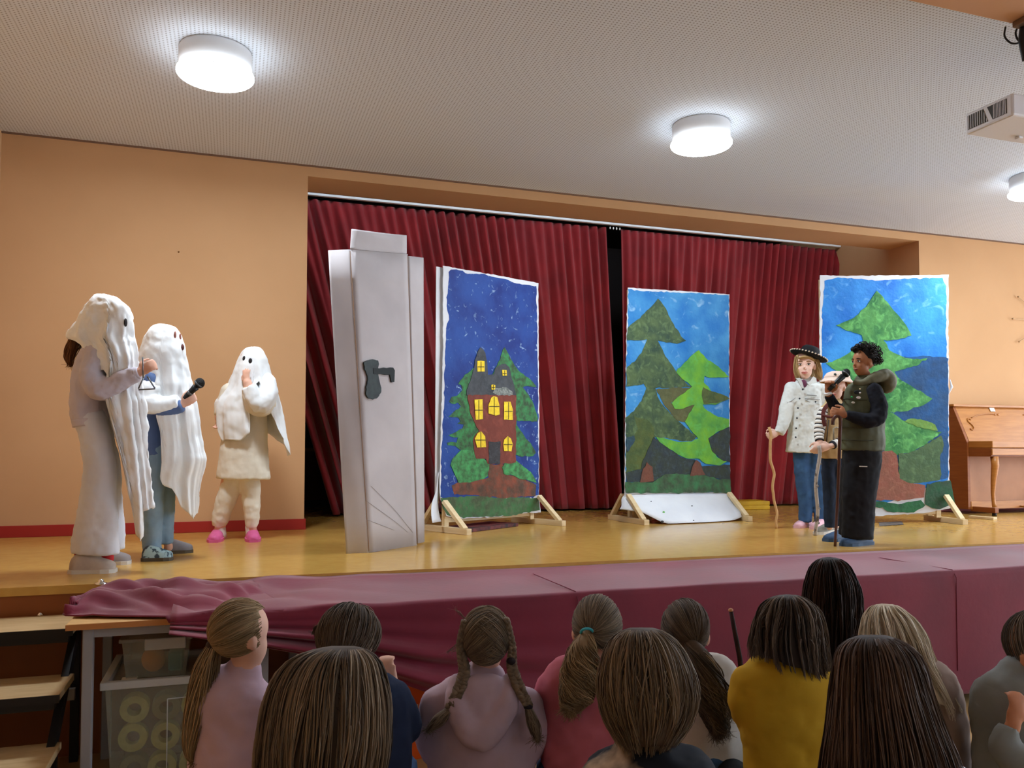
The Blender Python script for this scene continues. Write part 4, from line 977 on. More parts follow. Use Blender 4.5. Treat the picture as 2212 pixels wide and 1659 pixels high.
    def cap_part(s, name, rr, m, a0, a1, hx, hy, ys):
        R = s._rows(rr); A = np.radians(np.linspace(a0, a1, 48)); nt = 30; P = np.zeros((nt, 48, 3))
        for j, a in enumerate(A):
            yb = np.interp(math.degrees(a), hx, hy)-(ys[-1]-ys[0])*.03
            for i in range(nt):
                y = R[0, 0]+(yb-R[0, 0])*(i/(nt-1))**1.25; r = [np.interp(y, R[:, 0], R[:, c]) for c in range(1, 5)]
                P[i, j] = s.p((r[0]+r[1])/2+(r[1]-r[0])/2*math.cos(a), y, r[2]+r[3]*math.sin(a))
        return grid(name, P, m, s.root, .006)
    def hair_shell(s, c, r, ax, tie, m, n=900, rad=.0014, face=None, seed=0, name='hair', lay=.006, k=10, ext=1.0, stop=1.0, messy=0, facecut=.35, low=-.75):
        """hair combed over a head ellipsoid (centre c, radii r) towards the direction tie (local side, fwd, up)"""
        g = np.random.default_rng(seed); tie = np.array(tie, float); tie /= np.linalg.norm(tie)
        U = g.normal(size=(n*4, 3)); U /= np.linalg.norm(U, axis=1)[:, None]
        ok = (U[:, 2] > low) & ~((U[:, 1] > facecut) & (U[:, 2] < .62))
        U = U[ok][:n]; n = len(U); t = np.linspace(0, 1, k)*stop
        dt = np.clip(U @ tie, -.999, .999); om = np.arccos(dt)[:, None]
        S = (np.sin((1-t)*om)[..., None]*U[:, None]+np.sin(t*om)[..., None]*tie)/np.sin(om)[..., None]
        S += g.normal(0, .02+messy, (n, 1, 3))*np.sin(np.linspace(0, math.pi*.9, k))[None, :, None]
        S /= np.linalg.norm(S, axis=2)[..., None]
        lay_ = 1+(g.uniform(-.2, 1, n)*lay/r[0])[:, None]*np.sin(np.linspace(.15, 2.6, k))[None]
        P = np.array(c)+(S*lay_[..., None]*np.array(r)*ext) @ np.asarray(ax)
        tn = .5+.25*np.sin(U[:, 0]*9)*np.cos(U[:, 2]*11)+g.normal(0, .16, n)
        # solid under-layer
        mb = MB(); V = []; nu, nv = 40, 20
        for i in range(nv+1):
            ph = math.pi*i/nv*(.5+.5*abs(low)) if False else math.acos(1-(1-low)*i/nv)
            for j in range(nu):
                th = 2*math.pi*j/nu; v = np.array([math.sin(ph)*math.cos(th), math.sin(ph)*math.sin(th), math.cos(ph)])
                if v[1] > facecut and v[2] < .62: v = v*.80
                V.append(v*.985)
        V = np.array(c)+(np.array(V)*np.array(r)*ext) @ np.asarray(ax)
        mb.add(V, [(i*nu+j, i*nu+(j+1) % nu, (i+1)*nu+(j+1) % nu, (i+1)*nu+j) for i in range(nv) for j in range(nu)])
        o = mb.build(name, m, s.root, True); at_ = o.data.attributes.new('tint', 'FLOAT', 'POINT'); at_.data.foreach_set('value', np.full(len(o.data.vertices), .35, np.float32))
        st_ = s.strands('hair_strands', P, rad*g.uniform(.6, 1.3, n), m, tn); st_['kind'] = 'stuff'; return o
    def tail(s, path, m, n=220, rad=.0016, name='ponytail', wave=.004, seed=0, k=18, curl=0, core=True):
        """bundle of hair along a path of (x, y, d, r)"""
        g = np.random.default_rng(seed); R = cr(np.array(path, float), 6); kk = np.linspace(0, len(R)-1, k); Rk = np.array([[np.interp(q, range(len(R)), R[:, c]) for c in range(4)] for q in kk])
        C = np.array([s.p(*q[:3]) for q in Rk]); q = g.uniform(0, 6.28, n); rr = np.sqrt(g.uniform(0, 1, n)); t = np.linspace(0, 1, k); ph = g.uniform(0, 6.28, n)
        ox = rr[:, None]*np.cos(q[:, None]+curl*t[None]*3+.4*np.sin(4*t[None]+ph[:, None])); oy = rr[:, None]*np.sin(q[:, None]+curl*t[None]*3)
        w_ = wave*np.sin((8+6*curl)*t[None]+ph[:, None])*t[None]
        rad_ = (Rk[:, 3]*s.k)[None]
        P = C[None]+(ox*rad_+w_)[..., None]*RT+(oy*rad_)[..., None]*DP+(w_*.4)[..., None]*UP
        P[:, -1] += g.normal(0, .012, (n, 3)); tn = .5+.3*np.sin(q*3)+g.normal(0, .15, n)
        if not core:
            st_ = s.strands(name, P, rad*g.uniform(.6, 1.3, n), m, tn); st_['kind'] = 'stuff'; return st_
        o = s.tube(MB(), [(a, b, c_, r*.8) for a, b, c_, r in path], 12, 5).build(name, m, s.root, True)
        at_ = o.data.attributes.new('tint', 'FLOAT', 'POINT'); at_.data.foreach_set('value', np.full(len(o.data.vertices), .3, np.float32))
        st_ = s.strands('strands', P, rad*g.uniform(.6, 1.3, n), m, tn, o); st_['kind'] = 'stuff'; return o
    def braid(s, path, m, name='braid', turns=6, seed=0):
        R = cr(np.array(path, float), 12); mb = MB(); k = len(R); t = np.linspace(0, 1, k)
        for q in range(3):
            ph = q*2.094; P = []
            for i in range(k):
                r = R[i, 3]*s.k; w_ = 2*math.pi*turns*t[i]+ph
                P.append(s.p(*R[i, :3])+RT*r*.55*math.sin(w_)+DP*r*.4*math.sin(2*w_))
            mb.tube(P, R[:, 3]*s.k*.55, 8)
        o = mb.build(name, m, s.root, True); at_ = o.data.attributes.new('tint', 'FLOAT', 'POINT')
        at_.data.foreach_set('value', np.clip(.45+.25*np.sin(np.arange(len(o.data.vertices))*.37), 0, 1).astype(np.float32)); return o
    def ring(s, name, x, y, d, r, m, th=.35):
        c = s.p(x, y, d); return MB().ell(c, (r*s.k, r*s.k, r*s.k*th*1.6), [RT, DP, UP]).build(name, m, s.root, True)
    def shoe(s, name, m, heel, toe, w=.036, h=.062, sole=None, z=0, open_=False):
        """heel, toe: crop px of the sole on the ground"""
        X, Y = s.xy(*heel); a = atz(X, Y, z); X, Y = s.xy(*toe); b = atz(X, Y, z); dr = b-a; Ln = np.linalg.norm(dr); dr /= Ln; sd = np.cross(UP, dr)
        mb = MB(); st_ = [(0.02, .55, .55, .9), (.12, .85, 1.0, 1.0), (.3, .88, 1.12, .95), (.5, .92, .92, .85), (.7, 1.08, .72, .6), (.88, .95, .56, .45), (.98, .55, .40, .3)]
        V = []; nn = 14
        for (t, ww, hh, _) in st_:
            for j in range(nn):
                q = 2*math.pi*j/nn; zz = max(0, math.sin(q)) if math.sin(q) > 0 else math.sin(q)*.25
                V.append(a+dr*t*Ln+sd*w*ww*math.copysign(abs(math.cos(q))**.7, math.cos(q))+UP*(.016+zz*h*hh))
        k = len(st_); mb.add(V, [(i*nn+j, i*nn+(j+1) % nn, (i+1)*nn+(j+1) % nn, (i+1)*nn+j) for i in range(k-1) for j in range(nn)]+[tuple(range(nn-1, -1, -1)), tuple((k-1)*nn+j for j in range(nn))])
        o = mb.build(name, m, s.root, True); addmod(o, 'SUBSURF', levels=1)
        so = MB(); V = []
        for zz in (0, .02):
            for (t, ww, hh, _) in st_: V.append(a+dr*t*Ln+sd*w*ww*1.08+UP*zz)
            for (t, ww, hh, _) in st_[::-1]: V.append(a+dr*t*Ln-sd*w*ww*1.08+UP*zz)
        n2 = 2*k; so.add(V, [tuple(range(n2-1, -1, -1)), tuple(range(n2, 2*n2))]+[(i, (i+1) % n2, n2+(i+1) % n2, n2+i) for i in range(n2)])
        so.build('sole', sole or m, o, False); return o
def mic(label, a, b, depth, r=.024):
    """handheld microphone from tail a to head b, pixels of the photo at a given distance"""
    A, B = atd(*a, depth), atd(*b, depth); dr = (B-A)/np.linalg.norm(B-A)
    t = thing('microphone', label, 'microphone', tuple(A)); Mb = mat('mic_black', (26, 27, 28), rough=.45)
    MB().tube([A, A+dr*.02, (A+B)/2, B-dr*.03], [.013, .0155, .017, .021], 16).build('handle', Mb, t, True)
    MB().tube([A+dr*.035, A+dr*.05], [.0168, .0168], 16).build('switch_band', mat('mic_grey', (96, 98, 100), rough=.4, metal=.5), t, True)
    h_ = MB().ell(B, (r, r, r*1.08), None, 18, 12).build('grille_head', mat('mic_mesh', (38, 39, 40), (20, 20, 20), rough=.5, scale=260, metal=.4, bump=.5, bscale=400), t, True)
    MB().tube([B-dr*.012, B-dr*.003], [r*1.02, r*1.04], 18).build('grille_ring', mat('mic_grey', (96, 98, 100)), t, True); return t
# ------------------------------------------------------------------ the three ghosts
M_sheet = mat('white_bedsheet', (246, 249, 250), (238, 242, 244), rough=.85, scale=3, sheen=.1, bump=.25, bscale=9, bdist=.01)
M_lav = mat('lavender_sweat', (206, 200, 212), (196, 190, 202), rough=.9, scale=4, bump=.15, bscale=22)
M_grey = mat('grey_trousers', (220, 223, 232), (210, 213, 223), rough=.9, scale=4, bump=.15, bscale=14)
M_jean = mat('pale_jeans', (142, 168, 186), (126, 154, 176), rough=.9, scale=9, bump=.2, bscale=20)
M_blue = mat('blue_hoodie', (98, 120, 164), (86, 108, 152), rough=.9, scale=5, bump=.15, bscale=20)
M_cream = mat('cream_cotton', (236, 230, 214), (228, 221, 204), rough=.9, scale=5, bump=.2, bscale=16)
M_sole = mat('pale_sole', (206, 200, 190))
C1 = (100, 600, .3979)
# ghost with the lavender sweatshirt
g1 = Fig('tallest person in a ghost sheet with lavender sweatshirt and grey trousers, facing right', (270, 1590), C1, voxel=.0075)
b = g1.body
g1.head(b, 335, 240, 225, 80, 0, face=False)
g1.tube(b, [(320, 340, 0, 40), (305, 430, 0, 44)]); g1.tube(b, [(285, 420, 0, 50, 65), (250, 600, 0, 56, 66), (245, 760, 0, 56, 66), (262, 850, 0, 50, 62)])
g1.tube(b, [(260, 840, -38, 44, 38), (280, 1100, -50, 38), (262, 1350, -55, 32), (200, 1545, -58, 26)]); g1.tube(b, [(275, 840, 35, 44, 36), (320, 1100, 48, 38), (340, 1350, 52, 30), (330, 1520, 55, 24)])
g1.tube(b, [(280, 440, -65, 36), (255, 520, -95, 36), (300, 598, -108, 34), (400, 560, -106, 30), (490, 520, -97, 26), (510, 510, -95, 24)])
g1.hand(b, (505, 515, -95), (560, 480, -95), (-5, -30, 0), .125, 1.2, (20, 30, 30))
g1.blob('body', b, M_skin, .007, 4)
sw = MB(); g1.tube(sw, [(290, 370, 0, 70, 95), (250, 500, 0, 95, 105), (235, 620, 0, 92, 106), (230, 720, 0, 92, 104), (237, 785, 0, 88, 98)], cap1=False)
g1.tube(sw, [(270, 430, -75, 62), (250, 530, -100, 66), (290, 605, -112, 64), (350, 590, -110, 56), (430, 545, -104, 48), (495, 520, -98, 40)], cap1=False)
g1.tube(sw, [(270, 430, 75, 62), (250, 530, 100, 62), (300, 600, 108, 58), (420, 560, 100, 46)])
g1.blob('sweatshirt', sw, M_lav, .009, 4, [(.02, .07), (.010, .028)])
cu = MB(); g1.tube(cu, [(484, 523, -98, 38), (505, 517, -97, 33)], cap0=False, cap1=False); cu.build('sleeve_cuff', M_lav, g1.root, True)
wb = MB(); g1.tube(wb, [(236, 765, 0, 90, 100), (240, 805, 0, 86, 96)], cap0=False, cap1=False); wb.build('waistband', M_lav, g1.root, True)
tr = MB(); g1.tube(tr, [(240, 770, -15, 86, 84), (265, 860, -28, 84, 66), (290, 1000, -42, 88, 62), (285, 1150, -50, 98, 60), (275, 1300, -55, 112, 64), (268, 1400, -56, 124, 68), (262, 1500, -58, 132, 72)], cap1=False)
g1.tube(tr, [(250, 780, 15, 84, 80), (280, 860, 30, 82, 60), (310, 1000, 45, 88, 58), (330, 1200, 50, 84, 60), (345, 1380, 55, 78, 62), (350, 1478, 58, 76, 64)], cap1=False)
g1.blob('trousers', tr, M_grey, .011, 4, [(.014, .09), (.007, .03)])
for q in ((185, 1505, -58), (330, 1500, 40)):
    so = MB(); g1.tube(so, [(q[0], q[1]-25, q[2], 32), (q[0]+5, q[1]+25, q[2], 30)]); so.build('sock', mat('red_sock', (176, 34, 40)), g1.root, True)
M_taupe = mat('taupe_trainer', (170, 156, 146), (186, 172, 160), rough=.7, scale=20)
g1.shoe('shoe', M_taupe, (118, 1605), (385, 1598), .046, .085, M_sole); g1.shoe('shoe', mat('grey_trainer', (142, 134, 134)), (275, 1560), (465, 1552), .042, .072, M_sole)
hr = hairmat('chestnut_hair', (74, 46, 28), (136, 88, 54))
g1.tail([(160, 330, -10, 30), (140, 380, -10, 34), (125, 430, -12, 30), (132, 478, -12, 10)], hr, 90, .002, 'ponytail')
rows = [(85, 309, 311, 0, 2), (92, 262, 360, 0, 50), (110, 235, 395, 0, 76), (150, 208, 432, 0, 98), (210, 178, 455, 0, 112), (270, 140, 464, 0, 118), (320, 104, 472, 0, 124), (360, 140, 482, 0, 128), (430, 180, 492, 0, 132), (500, 180, 500, 0, 135), (560, 140, 505, 0, 130), (650, 105, 515, 0, 120), (750, 115, 530, 0, 112), (900, 175, 548, 0, 105), (1000, 210, 560, 0, 102), (1100, 245, 572, 0, 100), (1250, 280, 582, 0, 96), (1440, 330, 585, 0, 90)]
hem = [(-180, 345), (-165, 330), (-150, 345), (-140, 395), (-125, 420), (-112, 505), (-100, 500), (-92, 530), (-84, 700), (-80, 1150), (-72, 1390), (-64, 1435), (-52, 1400), (-46, 1270), (-20, 1245), (0, 1255), (30, 1240), (60, 1150), (90, 800), (120, 520), (150, 380), (180, 345)]
g1.drape('ghost_sheet', rows, M_sheet, hem, 150, 90, [(5, 5, 1, 150, 3), (9, 6, 0, 180, 4), (17, 3.5, 1, 250, 5), (24, 2.2, 2, 500, 2)], .004, disp=[(.05, .15), (.02, .055)], seed=3)
for (x, y) in ((456, 243),):
    MB().ell(g1.on(rows, -38, 243, 3), (.006, .014, .022), [RT, DP, UP]).build('eye_hole', mat('hole_dark', (36, 30, 30)), g1.root, True)
tri = thing('metal_triangle', 'small steel triangle instrument held by the tallest ghost', 'triangle', tuple(g1.p(540, 560, -100)))
M_st = mat('triangle_steel', (130, 140, 150), rough=.3, metal=.8)
MB().tube([g1.p(x, y, -112) for x, y in ((548, 535), (590, 600))], .004, 6).tube([g1.p(x, y, -112) for x, y in ((590, 603), (502, 608))], .004, 6).tube([g1.p(x, y, -112) for x, y in ((500, 602), (527, 545))], .004, 6).build('triangle_bar', M_st, tri, True)
MB().tube([g1.p(x, y, -108) for x, y in ((523, 430), (524, 480), (526, 545))], .004, 6).build('beater', M_st, tri, True)

# ghost holding the microphone
g2 = Fig('person in a ghost sheet with blue top and pale jeans, holding out a microphone', (640, 1520), C1, voxel=.0075)
b = g2.body
g2.head(b, 650, 370, 205, 62, 0, face=False)
g2.tube(b, [(630, 470, 0, 38), (620, 540, 0, 42)]); g2.tube(b, [(600, 540, 0, 48, 62), (575, 720, 0, 52, 64), (585, 950, 0, 48, 60)])
g2.tube(b, [(585, 950, -36, 42, 36), (580, 1180, -46, 36), (574, 1400, -50, 28), (560, 1500, -50, 22)]); g2.tube(b, [(610, 950, 34, 42, 36), (648, 1180, 45, 34), (650, 1380, 48, 26), (665, 1465, 50, 22)])
g2.tube(b, [(590, 560, -70, 32), (560, 660, -98, 30), (640, 709, -112, 28), (735, 690, -115, 22)])
g2.hand(b, (740, 690, -115), (790, 655, -115), (-10, -30, -10), .12, 1.25, (30, 30, 20))
g2.blob('body', b, M_skin, .007, 4)
sw = MB(); g2.tube(sw, [(600, 520, 0, 74, 92), (575, 640, 0, 82, 96), (570, 780, 0, 80, 92), (590, 965, 0, 76, 88)], cap1=False)
g2.tube(sw, [(585, 560, -80, 54), (560, 660, -100, 52), (640, 712, -112, 44), (742, 692, -116, 34)], cap1=False)
g2.tube(sw, [(585, 560, 80, 50), (570, 660, 95, 46), (640, 720, 90, 40)]); g2.blob('hoodie', sw, M_blue, .010, 4, [(.012, .06), (.007, .022)])
tr = MB(); g2.tube(tr, [(585, 940, -15, 72, 72), (585, 1020, -35, 66, 52), (580, 1180, -45, 60, 52), (578, 1330, -50, 52, 48), (572, 1400, -50, 50, 46), (575, 1478, -50, 52, 48)], cap1=False)
g2.tube(tr, [(605, 940, 15, 70, 70), (635, 1020, 35, 60, 50), (650, 1180, 45, 50, 48), (650, 1330, 48, 42, 44), (650, 1445, 50, 38, 42)], cap1=False)
g2.blob('jeans', tr, M_jean, .010, 4, [(.012, .05), (.006, .02)])
s_ = g2.shoe('shoe', mat('teal_white_trainer', (168, 198, 204), (60, 78, 92), rough=.6, scale=26, lo=.5, hi=.56), (512, 1538), (692, 1532), .044, .07, mat('dark_sole', (84, 76, 64)))
for i in range(3):
    x = 575+i*32; MB().tube([g2.p(x, 1490+i*10, -65), g2.p(x+14, 1500+i*9, -85), g2.p(x+26, 1520, -98)], .004, 6).build('lace_stripe', mat('navy_stripe', (44, 58, 76)), s_, True)
g2.shoe('shoe', mat('grey_suede', (130, 126, 128), (116, 112, 116), scale=20), (632, 1498), (800, 1490), .042, .07, mat('dark_sole', (84, 76, 64)))
rows = [(248, 639, 641, 0, 2), (253, 606, 674, 0, 36), (270, 566, 708, 0, 66), (310, 537, 734, 0, 88), (360, 518, 747, 0, 98), (420, 503, 756, 0, 104), (480, 497, 765, 0, 110), (560, 490, 775, 0, 124), (640, 478, 790, 0, 136), (720, 460, 812, 0, 140), (760, 420, 820, 0, 132), (900, 440, 842, 0, 120), (1000, 410, 860, 0, 116), (1100, 380, 846, 0, 112), (1180, 450, 834, 0, 108), (1290, 560, 822, 0, 100)]
hem = [(-180, 740), (-160, 735), (-130, 738), (-112, 735), (-100, 730), (-95, 760), (-90, 1080), (-86, 1125), (-74, 1145), (-66, 1240), (-50, 1285), (-30, 1310), (-20, 1280), (0, 1275), (40, 1260), (70, 1000), (90, 820), (120, 745), (180, 740)]
g2.drape('ghost_sheet', rows, M_sheet, hem, 150, 90, [(6, 4, 2, 340, 3), (11, 6, 0, 420, 3), (19, 4, 1, 500, 4), (26, 2, 2, 600, 2)], .004, disp=[(.03, .16), (.008, .05)], seed=5)
ar = MB(); g2.tube(ar, [(575, 600, -105, 62, 50), (545, 670, -122, 60, 50), (620, 690, -132, 50, 44), (720, 668, -128, 34, 40)], cap1=False)
g2.blob('sheet_sleeve', ar, M_sheet, .008, 5, [(.026, .08)])
MH = mat('hole_dark', (36, 30, 30)); MHs = mat('hole_skin', (150, 92, 78))
for a, y, r, m in ((-52, 314, (.007, .010, .026), MHs), (-32, 325, (.006, .010, .024), MHs)): MB().ell(g2.on(rows, a, y, 4), r, [RT, DP, UP]).build('eye_hole', m, g2.root, True)
MB().ell(g2.on(rows, -30, 378, 4), (.011, .010, .019), [RT, DP, UP]).build('mouth_hole', mat('hole_mouth', (96, 48, 46)), g2.root, True)
mic('black microphone held out by the middle ghost', (100+750*.3979, 600+655*.3979), (100+833*.3979, 600+572*.3979), g2.d-120*g2.k, .028)

# small ghost with pink clogs
g3 = Fig('smallest person in a ghost sheet, cream clothes and pink clogs, hand over mouth', (1030, 1420), C1, voxel=.008)
b = g3.body
g3.head(b, 1115, 475, 200, -8, 0, face=False)
g3.tube(b, [(1110, 560, 0, 36), (1100, 630, 0, 42)]); g3.tube(b, [(1085, 630, 0, 70, 44), (1075, 800, 0, 72, 44), (1065, 1020, 0, 72, 46)])
g3.tube(b, [(1020, 1020, 0, 50), (985, 1150, 0, 44), (955, 1300, 0, 32), (935, 1390, 0, 26)]); g3.tube(b, [(1105, 1020, 0, 50), (1110, 1150, 0, 44), (1112, 1300, 0, 32), (1115, 1390, 0, 26)])
g3.tube(b, [(1170, 640, -10, 42), (1180, 690, -60, 38), (1120, 665, -110, 34), (1092, 570, -125, 24)])
g3.hand(b, (1092, 575, -125), (1082, 505, -125), (-30, -5, 10), .115, .35, (0, 0, 30), .16)
g3.tube(b, [(1000, 640, 0, 42), (960, 720, -10, 36), (940, 760, -20, 26)]); g3.hand(b, (940, 755, -20), (932, 815, -25), (25, 0, -10), .115, 1.0, (20, 0, -30))
g3.blob('body', b, M_skin, .007, 4)
tu = MB(); g3.tube(tu, [(1095, 600, 0, 92, 60), (1085, 720, 0, 112, 72), (1078, 850, 0, 124, 80), (1072, 980, 0, 138, 86), (1070, 1092, 0, 148, 92)], cap1=False)
g3.tube(tu, [(1165, 620, -5, 56), (1190, 690, -60, 58), (1130, 690, -110, 52), (1095, 590, -122, 36)], cap1=False); g3.tube(tu, [(1000, 620, 0, 54), (960, 710, -10, 46), (945, 755, -18, 36)], cap1=False)
g3.blob('tunic', tu, M_cream, .010, 6, [(.014, .09)])
tr = MB(); g3.tube(tr, [(1040, 1060, 0, 70, 60), (1000, 1140, 0, 58, 54), (965, 1240, 0, 52, 50), (945, 1310, 0, 46, 44), (936, 1352, 0, 32, 34)], cap1=False)
g3.tube(tr, [(1090, 1060, 0, 70, 60), (1108, 1140, 0, 54, 52), (1114, 1240, 0, 46, 46), (1116, 1310, 0, 40, 40), (1114, 1356, 0, 30, 32)], cap1=False)
g3.blob('leggings', tr, M_cream, .010, 5, [(.016, .06)])
M_croc = mat('pink_clog', (222, 104, 156), (210, 92, 146), rough=.5, scale=10)
for (h_, t_) in (((950, 1400), (905, 1440)), ((1112, 1398), (1126, 1438))):
    so = MB(); g3.tube(so, [(h_[0]-5, h_[1]-45, 0, 27), (h_[0], h_[1]-5, 0, 27)]); so.build('sock', mat('white_sock', (226, 220, 218)), g3.root, True)
    o = g3.shoe('clog', M_croc, h_, t_, .048, .07, M_croc)
    X, Y = g3.xy(*t_); q = atz(X, Y, .0); X, Y = g3.xy(*h_); e = atz(X, Y, 0); v = (q-e)/np.linalg.norm(q-e); sd = np.cross(UP, v)
    for k in range(4): MB().ell(e+v*(.09+.03*(k % 2))+sd*(-.027+.018*k)+UP*.062, (.006, .006, .006)).build('vent_hole', mat('clog_hole', (120, 40, 76)), o, True)
rows = [(370, 1119, 1121, 0, 2), (375, 1090, 1152, 0, 34), (395, 1064, 1178, 0, 66), (430, 1045, 1196, 0, 88), (470, 1030, 1208, 0, 96), (540, 1003, 1226, 0, 104), (600, 975, 1242, 0, 112), (660, 932, 1256, 0, 118), (720, 914, 1270, 0, 120), (800, 918, 1288, 0, 118), (880, 925, 1304, 0, 114), (970, 935, 1322, 0, 108)]
hem = [(-180, 700), (-165, 720), (-150, 890), (-140, 880), (-110, 885), (-96, 850), (-90, 840), (-84, 600), (-70, 560), (-58, 640), (-50, 700), (-40, 760), (-24, 900), (-10, 960), (4, 966), (20, 920), (60, 840), (120, 800), (160, 730), (180, 700)]
g3.drape('ghost_sheet', rows, M_sheet, hem, 150, 80, [(7, 4, 2, 440, 2), (12, 5, 0, 500, 2), (20, 2.5, 1, 560, 3)], .004, disp=[(.03, .16), (.007, .05)], seed=8)
ar = MB(); g3.tube(ar, [(1195, 560, -30, 52, 50), (1205, 640, -80, 52, 50), (1150, 690, -128, 48, 44), (1100, 590, -135, 40, 40)], cap1=False)
g3.blob('raised_sleeve', ar, M_sheet, .008, 6, [(.026, .09)])
for a, y in ((-124, 440), (-98, 452)): MB().ell(g3.on(rows, a, y, 1), (.013, .012, .02), [RT, DP, UP]).build('eye_hole', MH, g3.root, True)
ph = thing('white_tablet', 'white card held at the side of the smallest ghost', 'card', tuple(g3.p(955, 830, -40)))
MB().beam(g3.p(956, 742, -45), g3.p(952, 838, -45), .05, .01, DP).build('card', M_white, ph, bev=.002)
# ------------------------------------------------------------------ the three hikers on the right of the stage
C4 = (1600, 700, .3135)
M_denim = mat('blue_denim', (62, 96, 136), (48, 78, 116), rough=.9, scale=10, bump=.2, bscale=24)
M_shirtw = mat('white_overshirt', (222, 226, 222), (210, 214, 210), rough=.85, scale=5, bump=.15, bscale=24)
M_olive = mat('olive_vest', (84, 86, 62), (76, 78, 56), rough=.65, scale=6, bump=.15, bscale=12)
M_navy = mat('black_knit', (20, 22, 32), (16, 18, 26), rough=.9, scale=10, bump=.1, bscale=30)
M_btrous = mat('black_trousers', (17, 17, 20), (22, 22, 25), rough=.85, scale=6, bump=.1, bscale=18)
# girl in the black hat
h = Fig('person in black brimmed hat and white overshirt with a long walking stick', (480, 1400), C4, voxel=.007)
b = h.body
L, hh, ax = h.head(b, 440, 285, 202, -20, -10, tilt=0)
h.tube(b, [(440, 350, 0, 32), (435, 420, 0, 38)]); h.tube(b, [(440, 420, 0, 74, 44), (440, 600, 0, 70, 48), (450, 840, 0, 70, 50)])
h.tube(b, [(415, 870, 0, 42), (430, 1080, 0, 36), (440, 1250, 0, 28), (440, 1370, 0, 22)]); h.tube(b, [(505, 870, 0, 42), (530, 1080, -5, 36), (550, 1250, -5, 28), (545, 1375, -10, 22)])
h.tube(b, [(345, 450, 0, 30), (310, 580, -20, 28), (300, 660, -35, 26), (262, 745, -55, 21)])
h.hand(b, (258, 748, -55), (205, 770, -60), (5, -28, 0), .13, 1.25, (-10, 0, 40))
h.tube(b, [(560, 450, 5, 30), (590, 600, 10, 28), (580, 740, 0, 24)]); h.hand(b, (580, 740, 0), (578, 800, 0), (-20, 0, -20), .12, .6, (-20, 0, 0))
h.blob('body', b, M_skin_pale, .006, 3); h.features((150, 112, 74), (196, 110, 104))
sh = MB(); h.tube(sh, [(440, 392, 0, 62, 44), (442, 430, 0, 118, 62), (445, 520, 0, 122, 70), (440, 660, 0, 112, 70), (440, 780, 0, 120, 74), (438, 885, 0, 130, 80)], cap1=False)
h.tube(sh, [(352, 445, 0, 50), (318, 560, -18, 48), (305, 640, -32, 46), (285, 710, -48, 40), (262, 755, -55, 34)], cap1=False)
h.tube(sh, [(540, 445, 5, 50), (580, 560, 10, 48), (590, 660, 8, 44), (582, 745, 0, 36)], cap1=False)
so = h.blob('overshirt', sh, M_shirtw, .008, 4, [(.014, .06), (.006, .02)])
for sg, P in ((-1, [(380, 372), (400, 395), (420, 440), (436, 440), (425, 400), (410, 372)]), (1, [(500, 360), (480, 392), (455, 405), (470, 420), (500, 432), (525, 400), (520, 372)])):
    cc = MB(); q = [h.p(x, y, -72+abs(x-440)*.35) for x, y in P]; n_ = len(q); V = q+[p+DP*.01 for p in q]
    cc.add(V, [tuple(range(n_)), tuple(range(2*n_-1, n_-1, -1))]+[(i, (i+1) % n_, n_+(i+1) % n_, n_+i) for i in range(n_)]); cc.build('collar', M_shirtw, h.root)
MB().ell(h.p(433, 412, -52), (.03, .02, .035), [RT, DP, UP]).build('undershirt', mat('plum_shirt', (96, 44, 70)), h.root, True)
for x, y in ((428, 450), (406, 513), (395, 578), (388, 648), (382, 718), (379, 780)): MB().ell(h.p(x, y, -82-(y-450)*.01), (.008, .006, .008), [RT, DP, UP]).build('button', mat('dark_button', (52, 56, 62)), h.root, True)
MB().ell(h.p(516, 536, -84), (.008, .006, .008), [RT, DP, UP]).build('button', mat('dark_button', (52, 56, 62)), h.root, True)
for P in ([(318, 545), (350, 530), (378, 508)], [(442, 520), (490, 545), (540, 548)], [(442, 512), (495, 518), (545, 520)]):
    MB().tube([h.p(x, y, -76+abs(x-430)*.16) for x, y in P], .0035, 6).build('pocket_flap_edge', mat('shirt_seam', (150, 152, 150)), h.root, True)
MB().beam(h.p(458, 488, -80), h.p(522, 494, -74), .012, .006, UP).build('chest_label', mat('label_grey', (140, 142, 140)), h.root)
tr = MB(); h.tube(tr, [(430, 840, 0, 72, 58), (420, 930, 0, 58, 54), (430, 1080, 0, 52, 50), (445, 1220, 0, 48, 46), (445, 1365, 0, 44, 46)], cap1=False)
h.tube(tr, [(500, 840, 0, 74, 58), (515, 930, 0, 62, 54), (530, 1080, -4, 54, 50), (550, 1220, -6, 50, 46), (558, 1390, -8, 46, 46)], cap1=False)
h.blob('jeans', tr, M_denim, .010, 4, [(.014, .06), (.006, .02)])
M_pclog = mat('pale_pink_clog', (226, 178, 186), (216, 166, 176), rough=.5, scale=10)
h.shoe('clog', M_pclog, (478, 1385), (385, 1408), .044, .06, M_pclog); c_ = h.shoe('clog', M_pclog, (590, 1398), (498, 1416), .044, .06, M_pclog)
for k in range(5): MB().ell(h.p(520+k*13, 1372+(k % 2)*10, -40), (.005, .005, .005)).build('vent_hole', mat('clog_hole', (120, 40, 76)), c_, True)
hb = hairmat('blond_hair', (150, 118, 72), (222, 190, 138))
for x0, x1, x2, dd in ((392, 386, 396, -25), (512, 530, 540, -20)):
    h.tail([(x0, 225, dd, 18), (x1, 290, dd, 22), (x2, 345, dd, 24), (x2+(8 if x0 > 450 else 4), 378, dd, 12)], hb, 150, .0018, 'hair_side')
h.tail([(450, 210, 50, 60), (460, 300, 60, 66), (465, 370, 55, 56)], hb, 160, .002, 'hair_back')
h.tail([(405, 235, -66, 10), (440, 226, -78, 14), (480, 232, -72, 14), (505, 250, -50, 10)], hb, 60, .0018, 'fringe')
